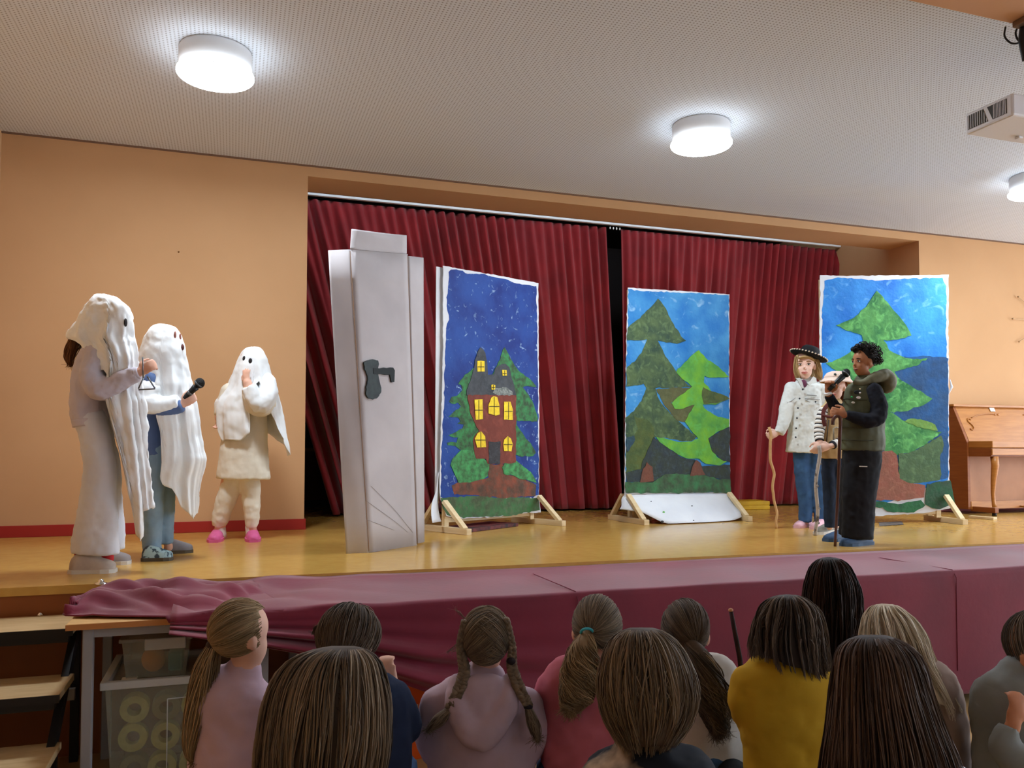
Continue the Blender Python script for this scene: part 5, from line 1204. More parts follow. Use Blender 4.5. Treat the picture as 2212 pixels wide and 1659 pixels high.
# hat, tilted down to the right
M_felt = mat('black_felt', (24, 24, 28), rough=.85); tl_ = math.radians(-20)
hx = np.array([RT*math.cos(tl_)+UP*math.sin(tl_), DP, -RT*math.sin(tl_)+UP*math.cos(tl_)]); hc = h.p(462, 238, -5); k_ = h.k
hat = MB().lathe(hc, [(2*k_, 14*k_), (64*k_, 12*k_), (95*k_, 6*k_), (125*k_, 16*k_), (128*k_, 22*k_), (95*k_, 12*k_), (64*k_, 20*k_)], 40, hx).build('hat_brim', M_felt, h.root, True)
MB().lathe(hc, [(64*k_, 8*k_), (66*k_, 40*k_), (60*k_, 72*k_), (46*k_, 86*k_), (20*k_, 84*k_), (3*k_, 80*k_)], 36, hx).build('hat_crown', M_felt, h.root, True)
MB().lathe(hc, [(66.5*k_, 14*k_), (67.5*k_, 16*k_), (67.5*k_, 32*k_), (66.5*k_, 34*k_)], 36, hx).build('hat_band', mat('hat_ribbon', (40, 40, 46), rough=.4), h.root, True)
for i in range(36):
    q = 2*math.pi*i/36; MB().ell(hc+(np.array([126*k_*math.cos(q), 126*k_*math.sin(q), 22*k_])) @ hx, (.0075, .0075, .006)).build('brim_bead', mat('pale_bead', (214, 198, 176)), hat, True)
stk = thing('walking_stick', 'pale peeled walking stick held by the person in the black hat', 'walking stick', tuple(atz(*h.xy(248, 1412), 0)))
top_ = h.p(195, 710, -75); bt_ = atz(*h.xy(248, 1410), 0.0); P = [top_]+[top_*(1-v)+bt_*v+RT*.010*math.sin(v*17)+RT*.004*math.sin(v*31) for v in np.linspace(.08, .92, 14)]+[bt_]
MB().tube(cr(P, 3), np.linspace(.0125, .0105, 3*(len(P)-1)+1), 10).build('stick', mat('peeled_wood', (200, 158, 108), (186, 142, 92), scale=12), stk, True)

# child in the bucket hat
m = Fig('person in cream bucket hat and beige vest, half hidden behind the olive vest', (600, 1450), C4, voxel=.007)
b = m.body
m.head(b, 660, 440, 170, -40, 0, nod=2)
m.tube(b, [(655, 510, 0, 28), (648, 570, 0, 34)]); m.tube(b, [(640, 570, 0, 62, 40), (635, 720, 0, 62, 44), (635, 920, 0, 60, 46)])
m.tube(b, [(605, 910, 0, 36), (615, 1120, 0, 32), (612, 1400, 0, 22)]); m.tube(b, [(665, 910, 5, 36), (660, 1120, 10, 32), (655, 1390, 10, 22)])
m.tube(b, [(580, 600, -10, 26), (548, 690, -20, 25), (540, 780, -45, 22), (545, 815, -70, 19)]); m.hand(b, (545, 812, -70), (522, 858, -82), (-25, -5, 0), .12, .9, (20, 10, 20))
m.tube(b, [(700, 600, 0, 26), (720, 720, -20, 24), (680, 820, -60, 21), (620, 840, -85, 18)]); m.hand(b, (618, 838, -85), (555, 858, -90), (0, -25, 0), .12, .8, (0, 20, 20))
m.blob('body', b, M_skin_pale, .006, 3); m.features((120, 74, 46), (196, 110, 108))
ve = MB(); m.tube(ve, [(640, 545, 0, 60, 50), (640, 590, 0, 96, 62), (640, 720, 0, 92, 66), (640, 850, 0, 96, 68), (640, 925, 0, 90, 66)], cap1=False)
m.blob('vest', ve, mat('beige_vest', (206, 178, 132), (194, 166, 120), rough=.8, scale=5, bump=.1, bscale=18), .007, 4, (.012, .05))
# striped sleeves: alternating bands
def striped(path, k0, name):
    R = cr(np.array(path, float), 8); ms = (mat('stripe_white', (226, 222, 214), rough=.9), mat('stripe_dark', (46, 44, 50), rough=.9)); n_ = len(R); mb = [MB(), MB()]
    st_ = 0; i = 0
    while i < n_-1:
        w_ = 3 if st_ == 0 else 1; j = min(n_-1, i+w_); seg = [tuple(q) for q in R[i:j+1]]
        m.tube(mb[st_], [seg[0], seg[-1]], 14, 2, False, False); i = j; st_ ^= 1
    o = mb[0].build(name, ms[0], m.root, True); q = mb[1].build('stripe', ms[1], o, True); q['kind'] = 'stuff'; return o
striped([(585, 590, -8, 40), (562, 640, -14, 40), (548, 700, -24, 38), (540, 760, -42, 33), (543, 805, -64, 29)], 0, 'striped_sleeve')
striped([(700, 590, 0, 40), (722, 660, -10, 40), (718, 730, -24, 38), (690, 800, -52, 34), (632, 834, -82, 30)], 0, 'striped_sleeve')
M_strap = mat('maroon_strap', (98, 48, 44), rough=.8)
m.tube(MB(), [(600, 556, -55, 14, 8), (575, 590, -66, 14, 6), (568, 640, -70, 14, 6), (580, 700, -66, 14, 6)]).build('backpack_strap', M_strap, m.root, True)
m.tube(MB(), [(565, 628, -74, 9, 5), (610, 640, -84, 9, 5), (660, 640, -84, 9, 5)]).build('chest_strap', M_strap, m.root, True)
MB().tube([m.p(x, y, -84) for x, y in ((606, 660), (598, 740), (592, 810))], .004, 6).build('zip', mat('zip_dark', (60, 50, 40)), m.root, True)
MB().tube([m.p(x, y, -84) for x, y in ((640, 800), (640, 720), (660, 712), (672, 716))], .006, 6).build('trim_strap', mat('strap_grey', (150, 142, 124)), m.root, True)
tr = MB(); m.tube(tr, [(620, 900, 0, 60, 52), (605, 990, 0, 48, 46), (612, 1150, 0, 44, 44), (616, 1400, 0, 38, 40)], cap1=False); m.tube(tr, [(655, 900, 5, 56, 50), (665, 990, 8, 46, 44), (660, 1150, 10, 42, 42), (655, 1390, 10, 36, 38)], cap1=False)
m.blob('trousers', tr, mat('dark_denim', (34, 46, 66), (28, 38, 56), rough=.9, scale=9), .007, 4, (.012, .05))
M_gshoe = mat('grey_shoe', (138, 132, 120), (122, 116, 106), scale=14)
m.shoe('shoe', M_gshoe, (640, 1430), (520, 1452), .042, .06, M_sole); m.shoe('shoe', M_gshoe, (690, 1420), (600, 1436), .042, .06, M_sole)
rh = hairmat('auburn_hair', (110, 60, 34), (176, 104, 62))
m.tail([(712, 395, -5, 14), (722, 450, -5, 18), (715, 520, -5, 16), (712, 560, -5, 8)], rh, 90, .0016, 'hair_side'); m.tail([(605, 400, -10, 14), (598, 450, -10, 16), (600, 510, -10, 12)], rh, 90, .0016, 'hair_side')
m.tail([(668, 395, 45, 50), (670, 470, 50, 56), (668, 540, 45, 44)], rh, 120, .002, 'hair_back')
tl_ = math.radians(-3); hx = np.array([RT*math.cos(tl_)+UP*math.sin(tl_), DP, -RT*math.sin(tl_)+UP*math.cos(tl_)]); hc = m.p(664, 374, 8); k_ = m.k
M_bh = mat('cream_bucket_hat', (232, 208, 192), (222, 196, 180), rough=.85, scale=10); M_bi = mat('tan_hat_lining', (206, 160, 100), rough=.85)
MB().lathe(hc, [(3*k_, 50*k_), (40*k_, 47*k_), (70*k_, 34*k_), (84*k_, 12*k_), (88*k_, -6*k_)], 36, hx).build('hat_crown', M_bh, m.root, True)
br_ = MB().lathe(hc, [(86*k_, 2*k_), (88*k_, -4*k_), (104*k_, -20*k_), (113*k_, -32*k_), (109*k_, -33*k_)], 36, hx)
br_.f = [f for f in br_.f if len(f) == 4]; br_.build('hat_brim', M_bh, m.root, True)
br_ = MB().lathe(hc, [(83*k_, -2*k_), (100*k_, -20*k_), (109*k_, -32*k_)], 36, hx); br_.f = [f for f in br_.f if len(f) == 4]; br_.build('hat_lining', M_bi, m.root, True)
MB().ell(m.p(650, 345, -66), (.010, .006, .008), [RT, DP, UP]).build('hat_badge', mat('badge_dark', (60, 76, 74)), m.root, True)
st2 = thing('walking_stick', 'grey birch walking stick held by the person in the bucket hat', 'walking stick', tuple(atz(*m.xy(513, 1455), 0)))
top_ = m.p(538, 838, -92); bt_ = atz(*m.xy(514, 1458), 0.0); P = [top_]+[top_*(1-v)+bt_*v+RT*.011*math.sin(v*9+1) for v in np.linspace(.08, .92, 12)]+[bt_]
sk = MB().tube(cr(P, 3), np.linspace(.014, .0135, 3*(len(P)-1)+1), 10).build('stick', mat('birch_bark', (170, 160, 150), (84, 76, 72), scale=26, lo=.52, hi=.6, stretch=(1, 1, .6)), st2, True)
for v in (.2, .45, .7, .86):
    q = top_*(1-v)+bt_*v+RT*.011*math.sin(v*9+1); MB().ell(q+RT*.012, (.012, .008, .010)).build('knot', mat('bark_dark', (92, 84, 78)), st2, True)

# boy with the microphone
y = Fig('person in olive padded vest and black trousers speaking into a microphone', (790, 1520), C4, voxel=.007)
b = y.body
L, hh, ax = y.head(b, 842, 262, 200, -72, 0, nod=0)
y.tube(b, [(855, 345, 0, 36), (860, 410, 0, 42)]); y.tube(b, [(855, 420, 0, 74, 60), (840, 620, 0, 76, 64), (830, 860, 0, 74, 62)])
y.tube(b, [(800, 860, -35, 48), (785, 1150, -42, 40), (770, 1400, -45, 30), (790, 1500, -45, 26)]); y.tube(b, [(850, 860, 35, 48), (850, 1150, 42, 40), (770, 1450, 45, 28)])
y.tube(b, [(925, 470, -75, 36), (950, 600, -100, 34), (900, 660, -118, 32), (790, 640, -125, 26), (728, 628, -125, 21)]); y.hand(b, (728, 628, -125), (668, 612, -125), (5, -25, 0), .135, 1.15, (-5, 40, 10))
y.tube(b, [(800, 470, 75, 34), (720, 590, 80, 32), (650, 570, 20, 28), (606, 480, -20, 22)]); y.hand(b, (608, 482, -22), (612, 418, -30), (28, 0, -10), .13, 1.2, (30, -10, -20))
y.blob('body', b, M_skin_br, .006, 3); y.features((34, 24, 20), (140, 76, 66), (24, 18, 14), 1)
ve = MB(); y.tube(ve, [(850, 395, 0, 66, 58), (850, 440, 0, 122, 92), (848, 560, 0, 138, 104), (845, 700, 0, 144, 106), (842, 800, 0, 148, 106), (840, 872, 0, 148, 104)], cap1=False)
vo = y.blob('padded_vest', ve, M_olive, .009, 4, [(.012, .07)])
for yy, w_ in ((520, 137), (620, 142), (715, 146), (800, 149)):
    rg = [y.p(845+w_*math.cos(a)*1.0, yy+4*math.sin(3*a), 106*w_/146*math.sin(a)) for a in np.linspace(0, 2*math.pi, 40)]
    MB().tube(rg, .004, 6).build('quilt_seam', mat('olive_seam', (56, 58, 40)), y.root, True)
hd = MB(); y.tube(hd, [(790, 402, -44, 22, 22), (845, 402, -66, 28, 26), (920, 372, -62, 38, 34), (985, 352, -20, 44, 48), (995, 352, 40, 42, 44), (930, 372, 70, 36, 32), (820, 402, 62, 24, 22)])
y.ell(hd, 1008, 398, 8, 58, 82, 84)
y.blob('hood', hd, mat('olive_hood', (104, 102, 80), (96, 94, 72), rough=.65, scale=6, bump=.15, bscale=12), .008, 5, (.016, .07))
sl = MB(); y.tube(sl, [(915, 455, -82, 54), (950, 560, -106, 58), (940, 640, -122, 56), (880, 665, -130, 50), (790, 645, -130, 40), (726, 628, -127, 30)], cap1=False); y.blob('sleeve', sl, M_navy, .007, 4, [(.016, .06), (.007, .025)])
sl = MB(); y.tube(sl, [(800, 470, 78, 50), (730, 580, 82, 46), (660, 580, 30, 42), (606, 492, -18, 30)], cap1=False); y.blob('sleeve', sl, M_navy, .007, 4, (.012, .05))
y.tube(MB(), [(600, 470, -22, 25), (606, 486, -20, 27)], cap0=False, cap1=False).build('white_cuff', mat('cuff_white', (220, 220, 220)), y.root, True)
tr = MB(); y.tube(tr, [(845, 840, -10, 132, 92), (840, 960, -20, 128, 80), (820, 1150, -34, 118, 72), (810, 1330, -42, 112, 70), (806, 1478, -46, 110, 72)], cap1=False); y.tube(tr, [(840, 840, 10, 126, 90), (815, 960, 24, 122, 72), (785, 1200, 40, 106, 64), (765, 1460, 48, 92, 64)], cap1=False)
y.blob('trousers', tr, M_btrous, .011, 4, [(.016, .08), (.006, .03)])
MB().beam(y.p(822, 980, -115), y.p(868, 982, -112), .02, .006, UP).build('trouser_label', mat('label_cream', (214, 206, 190)), y.root)
for (x, yy, w_, c) in ((805, 470, .05, (20, 22, 24)), (766, 503, .016, (52, 150, 88)), (812, 507, .03, (220, 214, 214)), (775, 541, .024, (196, 190, 176)), (822, 447, .010, (224, 214, 176))):
    dz = -98-(x-760)*.09; MB().ell(y.p(x, yy, dz), (w_*.5, .006, w_*.3 if w_ > .02 else w_*.5), [RT, DP, UP]).build('badge', mat('badge_%d_%d' % (c[0], c[1]), c), y.root, True)
MB().ell(y.p(822, 474, -107), (.008, .004, .006), [RT, DP, UP]).build('badge_mark', mat('badge_white', (225, 225, 225)), y.root, True)
M_bclog = mat('blue_clog', (58, 82, 112), (48, 70, 98), rough=.6, scale=10)
y.shoe('clog', M_bclog, (900, 1515), (700, 1532), .05, .065, M_bclog); y.shoe('clog', M_bclog, (730, 1490), (580, 1500), .048, .06, M_bclog)
# curls: many small spirals
hc_ = hairmat('black_curls', (14, 11, 10), (46, 34, 28), .55); g = np.random.default_rng(4); paths = []
for i in range(560):
    v = g.normal(size=3); v /= np.linalg.norm(v)
    if v[2] < -.35 or (v[1] > .12 and v[2] < .58) or (v[2] < .15 and v[1] > -.05): continue
    c = L(0, -.10, .13)+(v*np.array([.36, .43, .41])*hh*g.uniform(.96, 1.30)) @ ax; t = np.linspace(0, 1, 14); a1 = g.normal(size=3); a1 /= np.linalg.norm(a1); a2 = np.cross(a1, g.normal(size=3)); a2 /= np.linalg.norm(a2); a3 = np.cross(a1, a2); r = g.uniform(.010, .018)
    paths.append(c+r*np.cos(9*t)[:, None]*a2+r*np.sin(9*t)[:, None]*a3+((t-.5)*.03)[:, None]*a1)
cp = MB().ell(L(0, -.15, .20), np.array([.37, .40, .40])*hh, ax, 24, 16).build('hair', hc_, y.root, True)
at_ = cp.data.attributes.new('tint', 'FLOAT', 'POINT'); at_.data.foreach_set('value', np.full(len(cp.data.vertices), .1, np.float32))
o = y.strands('curls', np.array(paths), .0028, hc_); o['kind'] = 'stuff'
mic('black microphone held to the mouth by the person in the olive vest', (1600+606*.3135, 700+455*.3135), (1600+727*.3135, 700+337*.3135), y.d-45*y.k, .027)
cn = thing('walking_cane', 'dark brown walking cane with curved handle held by the person in olive vest', 'walking cane', tuple(atz(*y.xy(650, 1532), 0)))
P = [y.p(x, yy, -130) for x, yy in ((634, 695), (636, 665), (650, 640), (668, 634), (684, 645), (688, 690), (684, 760))]+[y.p(676, 1000, -110), y.p(664, 1280, -80), atz(*y.xy(650, 1532), 0.0)]
MB().tube(cr(P, 5), np.concatenate([np.full(30, .0115), np.linspace(.0115, .009, 16)]), 12).build('shaft', mat('dark_cane', (84, 48, 34), (66, 38, 28), rough=.4, scale=10), cn, True)
# ------------------------------------------------------------------ the audience, seen from behind
def zpy(d, x, z):       # photo row of a point at height z, distance d, column x
    return CY+F*((CAM[2]-z)/d+f_[2]+r_[2]*(x-CX)/F)/u_[2]
CC = (0, 0, 1)
def sitter(label, x, d, seat, shirt, torso, head, psi=180, fall=False, skin=M_skin, trousers=None, face=False, tilt=0, nod=0, arms=None, vox=.011, ears=True, disp=None, armskin=None):
    """torso rows (x, y, half width); head (x, y, h)"""
    p = Fig(label, (x, zpy(d, x, FLOOR)), CC, depth=d, ground=FLOOR, voxel=vox)
    b = p.body; hx, hy, hh = head; k = p.k
    L, h, ax = p.head(b, hx, hy+(hh*.05 if fall else 0), hh*(.84 if fall else 1), psi, (hh*.10 if fall else 0), tilt, nod, face, ears and not fall)
    hipz = FLOOR+seat+.09; yh = zpy(d, x, hipz); tx, ty, tw = torso[0]
    p.tube(b, [(hx, hy+hh*.30, 4, hh*.19), (tx, ty, 4, hh*.21), (tx, ty+hh*.25, 2, hh*.22)])
    last = torso[-1]; sr = torso[1:]
    p.tube(b, [(q[0], q[1], 0, q[2]*.6, .055/k) for q in sr]+[(x, yh, 0, sr[-1][2]*.6, .06/k)])
    tr = MB(); kn = .34/k
    for sg in (-1, 1):
        w_ = .075/k; yk = zpy(d+.34, x, FLOOR+seat+.06)
        q0 = (x+sg*w_, yh, 0); 
        A_ = p.p(*q0); K = A_+DP*.36+UP*-.02; An = K-UP*(seat-.02)
        def T(P0, P1, r0, r1, mb):
            mb.tube([P0+(P1-P0)*t for t in np.linspace(-.03, 1.03, 7)], np.linspace(r0, r1, 7), 14)
        T(A_, K, .052, .04, b); T(K, An+UP*.03, .038, .028, b); T(A_-DP*.02, K, .078, .062, tr); T(K, An+UP*.04, .06, .052, tr)
        fo = MB(); fo.ell(An+DP*.06+UP*.035, (.045, .11, .038), [RT, DP, UP]); 
        fo.build('shoe', M_gshoe, p.root, True)
    tr.ell(p.p(x, yh, 0), (.15, .11, .09), [RT, DP, UP]); p.blob('trousers', tr, trousers or M_denim, .018, 3)
    sh = MB(); td = .092/k
    p.tube(sh, [(torso[0][0], torso[0][1], 2, torso[0][2], torso[0][2]*.9)]+[(q[0], q[1], 0, q[2], td) for q in sr]+[(x, yh+8, 0, last[2]*.98, td)], 24)
    for a in (arms or []):
        p.tube(sh, a['sleeve'], 14, 5, True, False)
        if 'skin' in a: p.tube(b, a['skin'])
        if 'hand' in a: p.hand(b, *a['hand'])
    p.blob('body', b, skin, .0095, 3)
    p.top = p.blob('top', sh, shirt, vox, 5, disp or [(.02, .12), (.008, .035)])
    return p
M_bench = mat('bench_wood', (190, 140, 84), (178, 128, 74), scale=4)
def bench(label, d, x0, x1, hgt):
    P0, P1 = atd(x0, 1600, d), atd(x1, 1600, d); P0[2] = P1[2] = FLOOR; t = thing('bench', label, 'bench', tuple((P0+P1)/2))
    MB().beam(P0+UP*(hgt-.02), P1+UP*(hgt-.02), .34, .04).build('seat_board', M_bench, t, bev=.005)
    for v in (.08, .5, .92): MB().beam(P0*(1-v)+P1*v, P0*(1-v)+P1*v+UP*(hgt-.04), .05, .28, RT).build('leg', M_bench, t)
bench('long wooden gym bench under the front row of the audience', 2.5, 420, 2240, .32)
bench('wooden bench under the row of people nearest the camera', 1.46, 560, 2020, .42)
H_lb = hairmat('light_brown_hair', (106, 86, 62), (188, 158, 120)); H_br = hairmat('brown_hair', (60, 51, 46), (128, 110, 95)); H_mb = hairmat('mid_brown_hair', (74, 63, 55), (156, 136, 114))
H_dk = hairmat('dark_brown_hair', (26, 18, 15), (66, 44, 34)); H_kb = hairmat('deep_brown_hair', (50, 40, 37), (114, 93, 82)); H_bl = hairmat('ash_blond_hair', (182, 162, 136), (240, 228, 208))
def cloth(n, a, rough=.9): return mat(n, a, tuple(max(0, int(c*.92)) for c in a), rough=rough, scale=5, bump=.15, bscale=20)
M_lil = cloth('lilac_cotton', (206, 176, 190)); M_nvy = cloth('navy_cotton', (34, 46, 74)); M_lil2 = cloth('pale_lilac_fleece', (200, 176, 190)); M_pink = cloth('coral_pink_cotton', (206, 112, 128))
M_whi = cloth('off_white_cotton', (212, 206, 198)); M_must = cloth('mustard_cotton', (198, 158, 40)); M_blk = cloth('charcoal_knit', (30, 30, 36)); M_tau = cloth('taupe_cotton', (150, 126, 112)); M_gry = cloth('grey_fleece', (138, 140, 138))
M_tie = mat('dark_tie_dye', (22, 26, 36), (190, 164, 138), rough=.9, scale=9, lo=.52, hi=.68); M_jn2 = cloth('mid_denim', (52, 76, 112))
def shell(p, tie, m, grow=1.0, **kw):
    L, h, ax = p.H; v = np.array(RT)*tie[0]+np.array(DP)*tie[1]+UP*tie[2]
    return p.hair_shell(L(0, -.06, .11), np.array([.345, .425, .405])*h*grow, ax, ax @ v, m, **kw)

# girl with the long blond ponytail
a = sitter('person in lilac top with long ponytail at the left of the audience', 505, 2.45, .32, M_lil, [(528, 1448, 40), (512, 1492, 92), (505, 1580, 96), (502, 1660, 98)], (528, 1372, 152), 132)
shell(a, (-.85, -.35, -.40), H_lb, n=1650, seed=1, rad=.0013, facecut=.42, low=-.62)
a.tail([(463, 1394, -30, 15), (448, 1440, -34, 26), (432, 1510, -36, 27), (418, 1580, -38, 22), (412, 1630, -38, 13), (424, 1650, -38, 5)], H_lb, 420, .0015, seed=2)
a.ring('hair_tie', 461, 1394, -30, 16, mat('brown_tie', (52, 34, 30)), .5)
# boy in navy
b_ = sitter('person in navy top resting the chin on one hand in the audience', 770, 2.36, .32, M_nvy, [(764, 1452, 44), (772, 1502, 104), (776, 1600, 112), (776, 1670, 110)], (760, 1384, 150), 148,
  arms=[dict(sleeve=[(850, 1510, 20, 42), (872, 1570, 60, 42), (864, 1530, 130, 38), (850, 1488, 150, 30)], skin=[(866, 1550, 110, 22), (850, 1490, 150, 19), (846, 1476, 150, 18)], hand=((846, 1480, 150), (834, 1436, 150), (-20, 0, 0), .12, 1.1, (-20, 0, 20)))])
shell(b_, (-.1, -.55, -.85), H_br, 1.05, n=1650, seed=3, stop=.75, messy=.05, rad=.0015, facecut=.45, low=-.42, lay=.012)
b_.tail([(715, 1345, -30, 12), (695, 1352, -28, 14), (682, 1372, -20, 8)], H_br, 60, .0015, 'cowlick', seed=4, core=False)
# girl with braids
d_ = sitter('person in pale lilac hoodie with two braids in the middle of the audience', 1040, 2.55, .32, M_lil2, [(1046, 1462, 48), (1040, 1502, 104), (1038, 1580, 118), (1038, 1665, 116)], (1050, 1386, 146), 180,
  arms=[dict(sleeve=[(945, 1520, 0, 40), (935, 1590, 20, 40), (960, 1640, 70, 36)]), dict(sleeve=[(1132, 1520, 0, 40), (1142, 1590, 20, 40), (1120, 1640, 70, 36)])])
for sg in (-1, 1):
    L, h, ax = d_.H; g = np.random.default_rng(10+sg); v = RT*sg*.9+UP*-.42-DP*.1
shell(d_, (-.8, -.1, -.6), H_mb, n=1300, seed=12, rad=.0014, facecut=.45, low=-.72, stop=.8)
o = shell(d_, (.8, -.1, -.6), H_mb, n=1300, seed=13, rad=.0014, facecut=.45, low=-.72, stop=.8, name='hair')
d_.braid([(1003, 1340, -36, 7), (994, 1395, -34, 9), (1003, 1448, -44, 13), (992, 1490, -62, 14), (972, 1528, -72, 12)], H_mb, turns=7); d_.braid([(1094, 1335, -36, 7), (1106, 1395, -34, 9), (1106, 1440, -44, 12), (1120, 1482, -60, 13), (1140, 1522, -70, 11)], H_mb, turns=7)
for (x, y) in ((970, 1532), (1141, 1526), (1104, 1428)): d_.ring('hair_tie', x, y, -68 if y > 1500 else -46, 10, mat('dark_tie', (34, 26, 34)), .5)
d_.tail([(968, 1534, -72, 9), (948, 1556, -72, 17), (926, 1578, -70, 8)], H_mb, 120, .0014, 'braid_end', seed=14); d_.tail([(1142, 1530, -70, 8), (1152, 1560, -70, 14), (1162, 1600, -68, 6)], H_mb, 120, .0014, 'braid_end', seed=15)
hd = MB(); d_.tube(hd, [(985, 1474, -30, 18, 22), (985, 1520, -62, 24, 20), (1008, 1568, -76, 30, 20), (1038, 1590, -80, 34, 20), (1068, 1566, -76, 30, 20), (1096, 1518, -62, 24, 20), (1100, 1474, -30, 18, 22)]); d_.tube(hd, [(1044, 1480, -44, 52, 26), (1042, 1530, -62, 44, 20), (1040, 1570, -70, 26, 16)])
d_.blob('hood', hd, M_lil2, .007, 4, (.012, .06))
d_.tail([(1008, 1340, -10, 3), (994, 1326, -10, 3), (984, 1316, -10, 2)], H_mb, 10, .0005, 'stray_strands', seed=16, core=False); d_.tail([(1002, 1384, -10, 10), (986, 1398, -10, 10), (970, 1410, -10, 8)], H_mb, 22, .0005, 'stray_strands', seed=17, core=False)
# girl in pink
e_ = sitter('person in coral pink shirt with ponytail in a teal hair tie', 1260, 2.6, .32, M_pink, [(1282, 1436, 48), (1264, 1476, 94), (1258, 1560, 94), (1262, 1665, 96)], (1290, 1362, 150), 176,
  arms=[dict(sleeve=[(1182, 1480, 0, 26), (1172, 1506, 6, 24), (1176, 1530, 12, 22)], skin=[(1178, 1520, 10, 15), (1190, 1570, 34, 14), (1198, 1598, 60, 12)], hand=((1196, 1592, 55), (1180, 1622, 70), (20, 0, 0), .11, .5, (0, 20, 10)))], trousers=M_jn2)
shell(e_, (-.38, -.9, -.12), H_mb, n=1650, seed=21, rad=.0013, facecut=.45, low=-.70)
e_.tail([(1268, 1367, -66, 12), (1258, 1410, -78, 34), (1252, 1465, -80, 42), (1246, 1510, -80, 34), (1232, 1540, -80, 14)], H_lb, 420, .0015, wave=.011, seed=22, curl=2.2)
MB().tube([e_.p(1268+13*math.cos(q), 1366+8*math.sin(q), -70+8*math.sin(q)) for q in np.linspace(0, 6.28, 20)], .0042, 8).build('hair_tie', mat('teal_tie', (70, 176, 190)), e_.root, True)
# dark-haired person behind
i_ = sitter('person with long dark hair sitting closest to the red cloth', 1800, 2.86, .38, M_blk, [(1796, 1395, 46), (1800, 1440, 86), (1800, 1530, 92), (1800, 1600, 92)], (1797, 1288, 150), 180, True, trousers=M_btrous)
i_.hair_fall([(1204, 1788, 1792, 0, 2), (1209, 1768, 1815, 0, 34), (1222, 1757, 1830, 0, 50), (1245, 1748, 1842, 0, 62), (1283, 1740, 1855, 0, 70), (1330, 1738, 1858, -4, 72), (1380, 1742, 1856, -10, 68), (1440, 1750, 1850, -16, 60)], H_dk, 1350, seed=31, rad=.0017, wave=.008, clumps=80)
# girl in white with side ponytail
g_ = sitter('person in off-white top with long wavy ponytail over the back', 1515, 2.72, .32, M_whi, [(1492, 1430, 42), (1514, 1472, 88), (1520, 1560, 88), (1526, 1665, 92)], (1480, 1368, 144), 168)
shell(g_, (.25, -.85, -.42), H_br, n=1550, seed=41, rad=.0013, facecut=.45, low=-.70)
g_.tail([(1488, 1386, -64, 12), (1506, 1410, -78, 24), (1526, 1460, -86, 36), (1540, 1510, -88, 36), (1550, 1555, -88, 26), (1556, 1590, -88, 10)], H_br, 440, .0016, wave=.012, seed=42, curl=1.4)
g_.tail([(1490, 1390, -70, 8), (1530, 1420, -92, 8), (1548, 1460, -96, 6), (1536, 1480, -96, 2)], H_lb, 40, .0012, 'loose_lock', seed=43, wave=.002, core=False); g_.tail([(1530, 1490, -90, 8), (1562, 1520, -96, 7), (1574, 1550, -96, 5), (1566, 1562, -96, 2)], H_br, 40, .0012, 'loose_lock', seed=44, wave=.002, core=False)
# girl in mustard yellow
h_ = sitter('person in mustard yellow top seated in the audience', 1708, 2.3, .32, M_must, [(1704, 1424, 56), (1702, 1456, 106), (1706, 1540, 110), (1712, 1665, 106)], (1704, 1368, 156), 180, True,
  arms=[dict(sleeve=[(1612, 1468, 0, 34), (1606, 1525, 10, 32), (1618, 1556, 40, 30), (1640, 1560, 110, 26)])], trousers=cloth('dark_leggings', (30, 38, 46)))
h_.hair_fall([(1285, 1699, 1703, 0, 2), (1289, 1676, 1728, 0, 34), (1300, 1660, 1746, 0, 52), (1325, 1645, 1766, 0, 68), (1370, 1634, 1775, 0, 76), (1415, 1636, 1781, -6, 74), (1470, 1655, 1786, -12, 62)], H_br, 1350, hem=[(-180, 1412), (-120, 1432), (-90, 1444), (-50, 1462), (0, 1462), (90, 1420), (180, 1412)], seed=51, rad=.0016, wave=.010, curlin=-.012, clumps=60)
wst = thing('wooden_stick', 'thin dark stick with pale tip rising beside the person in mustard yellow', 'stick', tuple(atd(1612, 1560, 2.55)))
MB().tube([atd(x, y, 2.55+.0*y) for x, y in ((1579, 1320), (1588, 1368), (1598, 1420), (1612, 1560))], [.0065, .0075, .008, .009], 10).build('stick', mat('dark_twig', (60, 40, 44), (44, 30, 32), scale=30), wst, True)
MB().ell(atd(1578.5, 1318, 2.55), (.008, .008, .006)).build('pale_tip', mat('cut_wood', (206, 150, 116)), wst, True)
# blond girl on the right
j_ = sitter('person in taupe top with long blond hair at the right of the audience', 1975, 2.48, .32, M_tau, [(1938, 1440, 50), (1960, 1486, 108), (1974, 1570, 114), (1980, 1665, 116)], (1932, 1390, 150), 180, True)
j_.hair_fall([(1305, 1905, 1909, 0, 2), (1309, 1888, 1936, 0, 32), (1322, 1878, 1952, 0, 52), (1345, 1870, 1975, 0, 66), (1385, 1866, 1998, -4, 74), (1430, 1868, 2012, -10, 78), (1480, 1884, 2038, -18, 80), (1535, 1910, 2066, -24, 74)], H_bl, 1350, hem=[(-180, 1470), (-90, 1520), (-30, 1535), (0, 1530), (60, 1440), (180, 1470)], seed=61, rad=.0016, wave=.010, clumps=70)
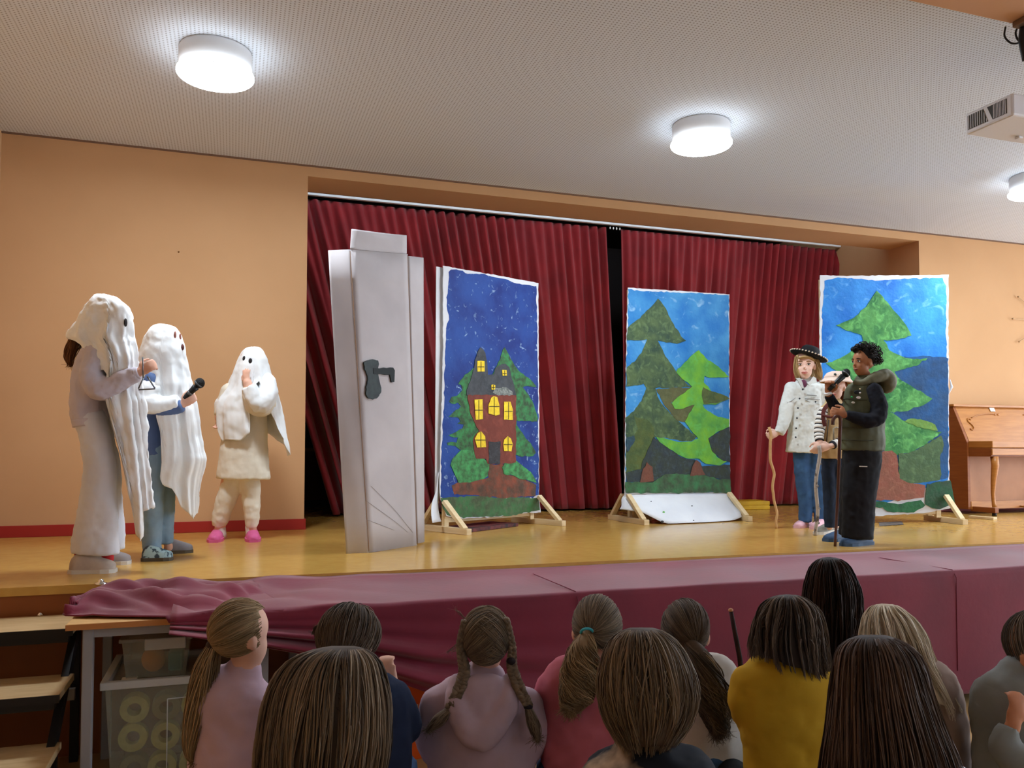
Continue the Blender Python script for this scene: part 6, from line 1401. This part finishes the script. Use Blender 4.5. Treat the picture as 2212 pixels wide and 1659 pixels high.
# child at the right edge
l_ = sitter('person in grey fleece cut off by the right edge of the photo', 2205, 2.35, .32, M_gry, [(2205, 1452, 46), (2200, 1494, 92), (2196, 1580, 92), (2196, 1665, 94)], (2240, 1404, 168), -150,
  arms=[dict(sleeve=[(2128, 1500, 0, 26), (2122, 1550, 6, 28), (2138, 1612, 30, 28), (2180, 1600, 40, 26)]), dict(sleeve=[(2230, 1650, -120, 34), (2190, 1640, -118, 36), (2166, 1610, -110, 30), (2184, 1570, -100, 24)], skin=[(2180, 1590, -104, 16), (2190, 1560, -100, 15)], hand=((2188, 1564, -100), (2198, 1520, -96), (20, 0, 0), .11, .9, (10, 0, 30)))], skin=mat('orange_lit_skin', (206, 140, 104), (196, 130, 96), rough=.55))  # skin colour includes the orange light on face and neck
shell(l_, (.2, -.2, -1), H_br, 1.03, n=1300, seed=71, stop=.7, messy=.02, rad=.0013, facecut=.40, low=-.30)
# the three nearest heads
c_ = sitter('person nearest the camera at lower left of centre with smooth brown hair', 690, 1.36, .42, cloth('dark_grey_top', (60, 58, 62)), [(690, 1690, 80), (690, 1740, 190), (690, 1860, 200)], (692, 1540, 262), 180, True, vox=.013)
c_.hair_fall([(1397, 738, 742, 10, 2), (1401, 700, 778, 8, 46), (1411, 662, 798, 6, 76), (1430, 628, 813, 4, 98), (1470, 596, 826, 0, 118), (1530, 574, 834, 0, 130), (1600, 562, 834, 0, 132), (1660, 557, 826, 0, 124), (1720, 560, 815, 0, 112)], H_mb, 2700, seed=81, clumps=280, rad=.0014, wave=.0025, lay=.009, drift=5, k=13)
f2 = sitter('person in dark tie-dye top with rounded bob near the camera', 1398, 1.56, .42, M_tie, [(1394, 1612, 62), (1398, 1650, 142), (1400, 1720, 160), (1400, 1800, 165)], (1398, 1488, 236), 180, True, vox=.012)
f2.hair_fall([(1357, 1383, 1387, 0, 2), (1360, 1356, 1416, 0, 40), (1368, 1340, 1434, 0, 64), (1385, 1326, 1454, 0, 84), (1420, 1310, 1478, 0, 100), (1470, 1301, 1496, 0, 110), (1520, 1303, 1500, 0, 110), (1570, 1318, 1486, 0, 98), (1618, 1345, 1452, 0, 76)], H_mb, 2500, seed=82, clumps=280, rad=.0014, wave=.003, lay=.009, drift=16, k=13, curlin=.02)
k2 = sitter('person near the camera at lower right with very long straight dark hair', 1925, 1.42, .42, cloth('pale_blue_top', (206, 212, 222)), [(1925, 1640, 80), (1932, 1690, 178), (1935, 1800, 190)], (1906, 1500, 250), 180, True, vox=.013)
k2.hair_fall([(1373, 1882, 1886, 0, 2), (1376, 1852, 1918, 0, 42), (1386, 1832, 1944, 0, 70), (1404, 1819, 1966, 0, 92), (1440, 1811, 1988, 0, 108), (1500, 1804, 2006, 0, 118), (1570, 1797, 2030, -6, 122), (1640, 1786, 2058, -14, 120), (1740, 1772, 2088, -20, 112)], H_kb, 2700, seed=83, clumps=280, rad=.0015, wave=.004, lay=.010, drift=5, k=13)
finalize()
